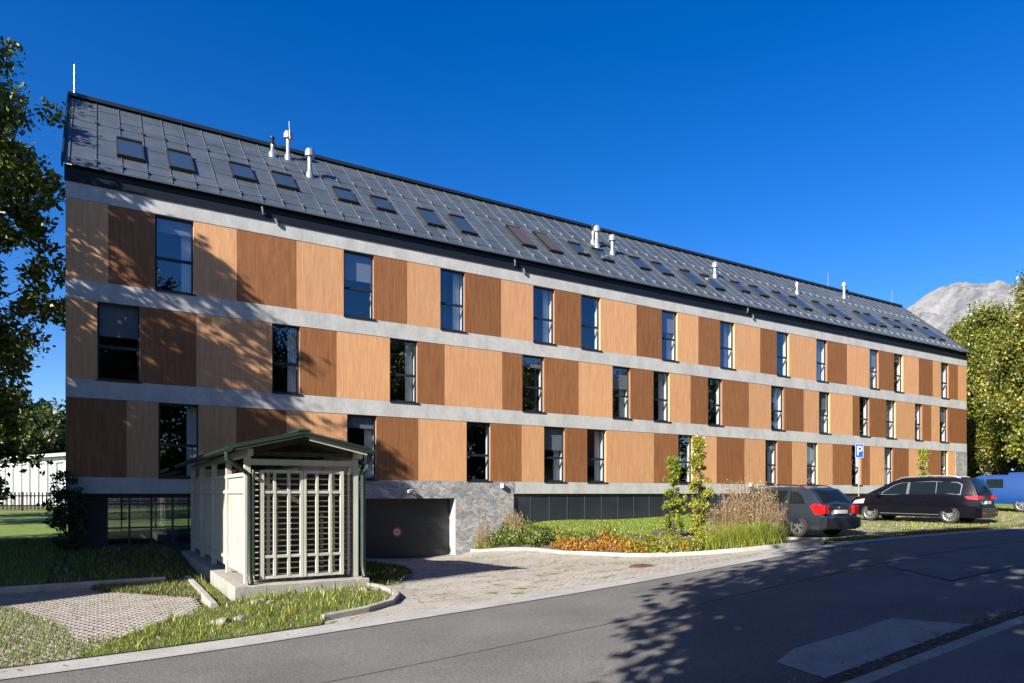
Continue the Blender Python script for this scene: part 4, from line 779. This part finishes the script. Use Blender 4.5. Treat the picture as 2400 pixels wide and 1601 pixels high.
def blades_arr(cen, hgt, wid, lean=.25, seg=2):
    n = len(cen); a = rng.uniform(0, 2*np.pi, n); h = hgt*rng.uniform(.5, 1.2, n); w = wid*rng.uniform(.7, 1.3, n); dx, dy = np.cos(a), np.sin(a); b = rng.uniform(0, 2*np.pi, n); ln = lean*h*rng.random(n)
    p0 = cen+np.c_[dx*w/2, dy*w/2, 0*w]; p1 = cen-np.c_[dx*w/2, dy*w/2, 0*w]; m = cen+np.c_[np.cos(b)*ln*.35, np.sin(b)*ln*.35, h*.55]; t = cen+np.c_[np.cos(b)*ln, np.sin(b)*ln, h]
    m0 = m+np.c_[dx*w/2.4, dy*w/2.4, 0*w]; m1 = m-np.c_[dx*w/2.4, dy*w/2.4, 0*w]; t0 = t+np.c_[dx*w*.08, dy*w*.08, 0*w]; t1 = t-np.c_[dx*w*.08, dy*w*.08, 0*w]
    V = np.stack([p0, p1, m1, m0, t1, t0], 1).reshape(-1, 3); k = np.arange(n)*6; F = np.concatenate([np.c_[k, k+1, k+2, k+3], np.c_[k+3, k+2, k+4, k+5]]); return V, F
def reed(name, label, group, seed, hgt=1.15, green=False):
    global rng; rng = np.random.default_rng(seed); o = empty(name); tag(o, label, 'ornamental grass', group, 'thing'); n = 260
    c = np.c_[rng.normal(size=(n, 2))*.13, np.zeros(n)]; V, F = blades_arr(c, hgt*.42, .012, .7); npmesh('blades', V, F, [LF['br'], LF['ye'], LF['lg']], np.tile(rng.choice(3, n, p=(.4, .35, .25)), 2), o)
    if not green:
        n = 120; c = np.c_[rng.normal(size=(n, 2))*.12, np.zeros(n)]; V, F = blades_arr(c, hgt, .006, .22); npmesh('stalks', V, F, [LF['st'], LF['pu']], np.tile(rng.choice(2, n), 2), o)
        tips = V.reshape(n, 6, 3)[:, 4]; c = np.repeat(tips, 9, 0)+rng.normal(size=(n*9, 3))*np.array((.012, .012, .09))-np.array((0, 0, .12)); V, F = leafquads(c, .045, .35, droop=-2); npmesh('plumes', V, F, [LF['st'], LF['pu']], rng.choice(2, n*9, p=(.62, .38)), o)
    return o
def scatter(proto, spots, s=(.8, 1.2)):
    for i, (x, y) in enumerate(spots):
        o = proto if i == 0 else copy_tree(proto); k = random.uniform(*s); o.location = (x, y, h1(x, y)+.02); o.rotation_euler = (0, 0, random.uniform(0, 6.28)); o.scale = (k, k, k*random.uniform(.85, 1.15))
og = plant('orange_perennial', 'low orange autumn perennial near the kerb of the bed', 'orange perennials in the bed', ('og', 'go', 'rd', 'ye'), (5, 3, .8, 1), .32, .38, 420, .075, seed=1)
def line(pts, n, jit):
    L_ = [math.dist(a, b) for a, b in zip(pts[:-1], pts[1:])]; T = sum(L_); out = []
    for k in range(n):
        d = T*(k+.5)/n
        for (a, b), l in zip(zip(pts[:-1], pts[1:]), L_):
            if d <= l: out.append((a[0]+(b[0]-a[0])*d/l+random.uniform(-jit, jit), a[1]+(b[1]-a[1])*d/l+random.uniform(-jit, jit))); break
            d -= l
    return out
scatter(og, line([(13.55, 19.6), (13.75, 17.6), (13.95, 15.4), (14.2, 13.6)], 20, .14)+line([(14.2, 18.2), (14.4, 15.4)], 7, .25), (.7, 1.2))
yl = plant('yellow_perennial', 'yellow green leafy perennial spreading in the bed', 'yellow green perennials in the bed', ('br', 'ye', 'lg', 'go'), (3, 3, 3, 1), .36, .5, 420, .08, seed=2)
scatter(yl, line([(14.2, 20.6), (14.7, 17.5), (14.9, 15.2), (15.1, 13.2)], 14, .3)+line([(14.3, 14.2), (14.9, 12.4)], 6, .2)+line([(13.7, 15.8), (14.1, 13.2)], 4, .12), (.7, 1.15))
gs = plant('leafy_shrub', 'green leafy shrub in the bed beside the stone wall', 'green shrubs in the bed', ('gr', 'lg', 'br', 'dk'), (4, 3, 2, 1), .42, .62, 620, .085, seed=3, cat='shrub')
scatter(gs, line([(13.6, 23.9), (13.65, 21.8), (13.7, 20.0)], 8, .15)+line([(14.4, 24.0), (14.5, 20.6)], 5, .2)+[(13.9, 18.9), (14.0, 18.2), (13.9, 17.9)], (.8, 1.25))
bg_ = reed('fountain_grass', 'wispy pale grass tuft by the foot of the stone wall', 'pale grass tufts by the stone wall', 5, .8); scatter(bg_, [(13.3, 24.2), (13.35, 23.7), (14.2, 23.6), (14.5, 24.1), (14.0, 22.6)], (.8, 1.2))
rd = reed('reed_grass', 'tall reed grass with brown plumes beside the grey estate car', 'tall plumed grasses in the bed', 6, 1.32)
scatter(rd, line([(15.85, 14.1), (16.15, 13.3), (16.4, 12.6)], 9, .14)+line([(16.4, 14.2), (16.85, 12.9)], 7, .14)+[(15.55, 14.1), (15.75, 13.4)], (.62, 1.12))
lw = reed('low_grass', 'low yellow green grass tuft edging the kerb of the bed', 'low grass tufts along the kerb', 7, 1.15, True)
scatter(lw, line([(14.35, 13.0), (14.9, 12.1), (15.3, 11.75)], 20, .12)+line([(14.8, 13.2), (15.3, 12.5), (15.6, 12.3)], 16, .15), (.8, 1.2))

# loose grass blades, built as masses
def inpoly(poly, x, y):
    c = np.zeros(len(x), bool); j = len(poly)-1
    for i in range(len(poly)):
        xi, yi = poly[i]; xj, yj = poly[j]
        if yi != yj: c ^= ((yi > y) != (yj > y)) & (x < (xj-xi)*(y-yi)/(yj-yi)+xi)
        j = i
    return c
def vnoise(x, y, s, seed):
    r = np.random.default_rng(seed); G = r.random((64, 64)); xi, yi = x/s, y/s; x0, y0 = np.floor(xi).astype(int), np.floor(yi).astype(int); fx, fy = xi-x0, yi-y0
    g = lambda a, b: G[a % 64, b % 64]; return (g(x0, y0)*(1-fx)+g(x0+1, y0)*fx)*(1-fy)+(g(x0, y0+1)*(1-fx)+g(x0+1, y0+1)*fx)*fy
def blades(name, poly, n, hgt, wid, mats, wts, thr=0, ns=.5, seed=5, lean=.6, off=0, excl=None):
    global rng; rng = np.random.default_rng(seed); X = rng.uniform(min(p[0] for p in poly), max(p[0] for p in poly), n*2); Y = rng.uniform(min(p[1] for p in poly), max(p[1] for p in poly), n*2)
    k = inpoly(poly, X, Y)
    if thr: k &= (vnoise(X, Y, ns, seed)*.6+vnoise(X, Y, ns*.35, seed+1)*.4+rng.random(len(X))*.12) > thr
    if excl: 
        for e in excl: k &= ~((X > e[0]) & (X < e[1]) & (Y > e[2]) & (Y < e[3]))
    X, Y = X[k][:n], Y[k][:n]; Z = np.concatenate([hz(a, b) for a, b in zip(np.array_split(X, 30), np.array_split(Y, 30)) if len(a)])+off
    V, F = blades_arr(np.c_[X, Y, Z-.01], hgt, wid, lean); m = rng.choice(len(mats), len(X), p=np.array(wts)/sum(wts)); o = npmesh(name, V, F, [LF[q_] for q_ in mats], np.tile(m, 2)); return tag(o, kind='stuff')
isl = [(-.3, 10.65), (3.0, 10.65), (3.1, 10.95), (3.9, 11.15), (4.45, 11.6), (4.8, 12.2), (4.93, 12.9), (4.8, 13.66), (2.1, 13.66), (2.05, 17.4), (1.85, 17.4), (1.85, 13.2), (1.0, 12.6), (.2, 11.5)]
gi = sheet('grass_island', isl, .02, M['grass0'], .3)
tag(blades('island_grass', isl, 44000, .075, .0075, ('br', 'lg', 'gr', 'st'), (4, 4, 1.5, 2), .37, .4, 5), 'bright grass growing on the island around the bin shelter', 'grass')
tag(blades('island_weeds', isl, 2600, .2, .016, ('br', 'lg', 'ye'), (4, 3, 1), .55, .35, 15), 'taller clumps of grass on the shelter island', 'grass')
bay = [(-8, 10.7), (1.6, 10.7), (1.75, 17.5), (-8, 17.5)]
tag(blades('bay_grass', [(-8, 10.66), (-.6, 10.66), (.9, 11.2), (1.7, 12.3), (1.7, 13.6), (1.0, 12.5), (.3, 11.7), (-.3, 11.9), (-.45, 13.0), (-.9, 14.2), (-1.4, 15.4), (-8, 16)], 56000, .07, .008, ('br', 'lg', 'gr', 'st'), (3, 4, 2, 1), .31, .45, 8), 'short grass creeping over the left paving blocks', 'grass')
tag(blades('kerb_grass', [(-.1, 16.6), (-.1, 17.0), (1.7, 17.0), (1.7, 14.4), (.9, 15.4)], 5000, .12, .012, ('lg', 'gr', 'st'), (3, 3, 1), .35, .5, 9), 'rough grass at the back corner of the left parking bay', 'grass')
tag(blades('lawn_grass', [(15.0, 24.5), (15.2, 19.3), (15.9, 17.4), (17.3, 18.2), (45, 18.2), (45, 24.5)], 60000, .06, .02, ('br', 'lg', 'gr'), (5, 3, 1), 0, .5, 10), 'short mown grass of the lawn before the dark plinth', 'grass')
tag(blades('side_grass', [(-14, 19), (-1.0, 18), (2.0, 17.9), (2.0, 24.3), (-1.0, 30), (-14, 30)], 26000, .10, .02, ('br', 'lg', 'gr'), (3, 4, 2), 0, .5, 11), 'shaded grass left of the bin shelter', 'grass')
tag(blades('verge_grass', [(5.1, 13.9), (5.6, 14.0), (6.9, 16.2), (7.8, 19), (7.9, 24.2), (5.05, 24.2)], 9000, .12, .013, ('lg', 'gr', 'br'), (3, 4, 2), 0, .5, 12), 'dark grass verge between the shelter and the driveway', 'grass')
tag(blades('parking_grass', [(16.9, 10.7), (44, 10.7), (44, 18.2), (17.3, 18.2)], 26000, .05, .02, ('lg', 'br', 'st'), (4, 2, 2), .56, .8, 13), 'patchy grass between the right parking pavers', 'grass')
tag(blades('kerb_weeds', [(17.0, 10.66), (30, 10.66), (30, 11.3), (17.0, 11.6)], 6000, .07, .018, ('lg', 'gr', 'oc'), (4, 2, 2), .45, .6, 14), 'weedy strip of grass between the parking bay and road', 'grass')
tag(blades('cell_grass', [(-8, 10.7), (1.6, 10.7), (1.7, 17), (-8, 17)], 5000, .06, .008, ('lg', 'gr', 'br'), (3, 3, 2), .52, .8, 21), 'sparse grass sprouting from the cells of the left paving', 'grass')
tag(blades('driveway_weeds', [(5.2, 12), (13, 12), (13, 23), (8.5, 23)], 5000, .05, .012, ('lg', 'gr', 'st'), (3, 2, 2), .66, .5, 22), 'small weeds in the joints of the driveway paving', 'weeds')
# fallen leaves on the drive and verge
rng = np.random.default_rng(99); X = np.r_[rng.uniform(-6, 12.5, 260), rng.uniform(5.5, 13, 260), rng.uniform(5, 12, 200)]; Y = np.r_[rng.uniform(10.2, 12.5, 260), rng.uniform(10.5, 24, 260), rng.normal(3.95, .12, 200)]
cl = vnoise(X, Y, .9, 3) > .4; X, Y = X[cl], Y[cl]
V, F = leafquads(np.c_[X, Y, hz(X, Y)+.03], .06, .7); V[:, 2] = np.repeat(hz(X, Y)+.025, 4)+np.tile((0, .012, .004, .0), len(X))
tag(npmesh('fallen_leaves', V, F, [LF['og'], LF['st'], LF['rd'], LF['go']], rng.choice(4, len(X), p=(.25, .45, .15, .15))), 'dry brown and orange leaves scattered on paving and gutter', 'leaves', kind='stuff')
M['field_stone'] = pm('field_stone', (.20, .18, .15), (.36, .33, .28), scale=6, rough=.95, bump=.5)
# stones beside the shelter slab
def stone(x, y, r, seed):
    bm_ = bmesh.new(); bmesh.ops.create_icosphere(bm_, subdivisions=2, radius=r); rr = random.Random(seed)
    for v in bm_.verts: v.co *= rr.uniform(.82, 1.12); v.co.z *= .6
    me = bpy.data.meshes.new('stone'); bm_.to_mesh(me); bm_.free(); me.materials.append(M['field_stone']); o = bpy.data.objects.new('stone', me); C.objects.link(o); o.location = (x, y, h1(x, y)+r*.15); o.rotation_euler = (0, 0, seed)
    tag(o, 'pale rough stone lying in the grass by the shelter slab', 'stone', 'stones beside the shelter slab')
for i, (x, y, r) in enumerate([(2.45, 13.1, .13), (2.7, 12.95, .10), (2.62, 13.22, .11), (1.7, 11.75, .16), (2.0, 11.85, .12), (4.55, 13.2, .12), (4.8, 13.25, .1), (4.35, 13.3, .08), (6.3, 15.2, .13), (6.5, 15.5, .1), (6.0, 14.8, .1)]): stone(x, y, r, i)

# ------------------------------------------------------------------ outbuilding, fence, houses out of view
A_ = Vector(at(-170, 64)); B_ = Vector(at(185, 46.5)); dl = (B_-A_); Ln = dl.length; ang = math.atan2(dl.y, dl.x)
ob_ = empty('white_outbuilding', (A_.x, A_.y, -1.2), ang); tag(ob_, 'low white outbuilding with ribbed walls behind the dark picket fence', 'outbuilding')
MB().box(0, Ln, 0, 9, -.5, 3.75).build('wall', M['pale'], ob_)
pb = MB(); k = .3
while k < Ln: pb.box(k, k+.28, -.16, -.001, 0.05, 3.62); k += 1.5
pb.box(0, Ln, -.2, -.001, 3.4, 3.74).build('pilasters', M['sign_white'], ob_)
k = .7; wb = MB()
while k < Ln-1: wb.box(k, k+.9, -.02, -.001, .9, 3.1); k += 1.5
wb.build('wall_panels', pm('panel_grey', (.42, .46, .50), rough=.6), ob_)
MB().box(-.5, Ln+.5, -.7, 9.5, 3.76, 3.98).build('roof', pm('pale_roof', (.40, .42, .38), rough=.7), ob_)
fn = empty('picket_fence', (-28, 52, h1(-10, 52))); tag(fn, 'dark wooden picket fence in front of the white outbuilding', 'fence')
f = MB(); k = 0
while k < 40: f.box(k, k+.085, -.02, .02, .05+0, 1.12); k += .2
f.build('pickets', M['dark_wood_and_shade'], fn); MB().box(0, 40, .021, .06, .25, .33).box(0, 40, .021, .06, .85, .93).build('rails', M['dark_wood_and_shade'], fn)
for k in range(0, 41, 4): MB().box(k-.05, k+.05, .061, .16, -.2, 1.15).build('post', M['dark_wood_and_shade'], fn)
nh = empty('unseen_shade_house', (-24, 11.2, -2.2)); tag(nh, 'unseen gabled house off the left edge, placed and sized for its shade', 'house')  # unseen house, placed and sized to shade the left bay and facade foot
MB().box(0, 11.2, 0, 10, -.5, 11.4).build('wall', M['render'], nh)
r_ = MB(); r_.v += [(-.4, -.4, 11.3), (11.6, -.4, 11.3), (11.6, 10.4, 11.3), (-.4, 10.4, 11.3), (-.4, 5, 13), (11.6, 5, 13)]
for q_ in ((0, 1, 5, 4), (2, 3, 4, 5), (1, 2, 5), (3, 0, 4), (0, 3, 2, 1)): r_.face(q_)
r_.build('roof', M['seam'], nh)
for k in (1.5, 5, 8.5):
    for z in (.9, 3.8, 6.8): w = MB().box(k, k+1.1, -.05, -.002, z, z+1.4).build('window', M['frame'], nh); MB().box(k+.08, k+1.02, -.06, -.051, z+.08, z+1.32).build('pane', M['navy_glass'], w)
rh = empty('red_roofed_house', (48, -34, -1.2)); tag(rh, 'white house with steep red roof across the road, mirrored in windows', 'house')
MB().box(0, 18, 0, 10, -.5, 6.5).build('wall', M['pale'], rh)
r_ = MB(); r_.v += [(-.6, -.6, 6.3), (18.6, -.6, 6.3), (18.6, 10.6, 6.3), (-.6, 10.6, 6.3), (-.6, 5, 13), (18.6, 5, 13)]
for q_ in ((0, 1, 5, 4), (2, 3, 4, 5), (1, 2, 5), (3, 0, 4), (0, 3, 2, 1)): r_.face(q_)
r_.build('roof', M['red_tile'], rh)
for k in range(5): MB().box(1.5+k*3.4, 2.7+k*3.4, 10.002, 10.05, 3.4, 4.9).build('window', M['navy_glass'], rh)
# ------------------------------------------------------------------ mountain
def mtmat():
    m, t, b = newmat('mountain_rock'); b.inputs['Roughness'].default_value = 1; b.inputs['Specular IOR Level'].default_value = .1
    tc = t.nodes.new('ShaderNodeTexCoord'); n = t.nodes.new('ShaderNodeTexNoise'); n.inputs['Scale'].default_value = .012; n.inputs['Detail'].default_value = 10; n.inputs['Roughness'].default_value = .7; t.links.new(tc.outputs['Object'], n.inputs[0])
    r = t.nodes.new('ShaderNodeValToRGB'); r.color_ramp.elements[0].position = .38; r.color_ramp.elements[1].position = .62; r.color_ramp.elements[0].color = (.085, .092, .105, 1); r.color_ramp.elements[1].color = (.20, .20, .205, 1); t.links.new(n.outputs[0], r.inputs[0])
    sp = t.nodes.new('ShaderNodeSeparateXYZ'); t.links.new(tc.outputs['Object'], sp.inputs[0]); ad = t.nodes.new('ShaderNodeMath'); ad.operation = 'MULTIPLY_ADD'; ad.inputs[1].default_value = -260; t.links.new(n.outputs[0], ad.inputs[0]); t.links.new(sp.outputs[2], ad.inputs[2])
    mr = t.nodes.new('ShaderNodeMapRange'); mr.inputs[1].default_value = 300; mr.inputs[2].default_value = 380; t.links.new(ad.outputs[0], mr.inputs[0])
    mx = t.nodes.new('ShaderNodeMixRGB'); mx.inputs[1].default_value = (.085, .11, .08, 1); t.links.new(mr.outputs[0], mx.inputs[0]); t.links.new(r.outputs[0], mx.inputs[2]); t.links.new(mx.outputs[0], b.inputs['Base Color']); return m
MZ = 3000.; prof_px = [(1900, 1000), (1980, 860), (2040, 760), (2080, 712), (2120, 684), (2150, 671), (2185, 662), (2212, 661), (2240, 668), (2275, 674), (2330, 690), (2400, 740), (2500, 800), (2700, 900)]
ppx = [p[0] for p in prof_px]; ppy = [p[1] for p in prof_px]; nx_, ny_ = 240, 110; mt = []
ux = np.linspace(1880, 2720, nx_); dd = np.sign(np.linspace(-1, 1, ny_))*np.abs(np.linspace(-1, 1, ny_))**1.3
r2 = np.random.default_rng(4)
def fbm(x, y, seed):
    o = 0; a = 1
    for k in range(6): q_ = vnoise(x*2**k+k*13.1, y*2**k+k*7.7, 1.0, seed+k); o = o+a*(1-np.abs(2*q_-1)) ; a *= .55
    return o/2.1-.5
for i, p in enumerate(ux):
    a = (p-CX_)/FX; H = (1133-np.interp(p, ppx, ppy))/FX*MZ
    for d in dd:
        Zd = MZ+d*1400; f_ = (1-abs(d)**1.15) ; n1 = float(fbm(np.array([p/70.]), np.array([d*5.0]), 20)[0])
        hh = H*f_*(MZ/MZ)+n1*330*min(1, 3*(1-abs(d)))*(.14+.86*min(1, abs(d)*2.6)); X = a*MZ
        mt.append((X*.855+Zd*.519, -X*.519+Zd*.855, max(-20, hh)-2))
mv = np.array(mt); ii, jj = np.meshgrid(np.arange(nx_-1), np.arange(ny_-1), indexing='ij'); a0 = (ii*ny_+jj).ravel()
mo = npmesh('mountain', mv, np.c_[a0, a0+ny_, a0+ny_+1, a0+1], [mtmat()]); tag(mo, kind='structure'); bm_ = bmesh.new(); bm_.from_mesh(mo.data); bmesh.ops.recalc_face_normals(bm_, faces=bm_.faces); bm_.to_mesh(mo.data); bm_.free()
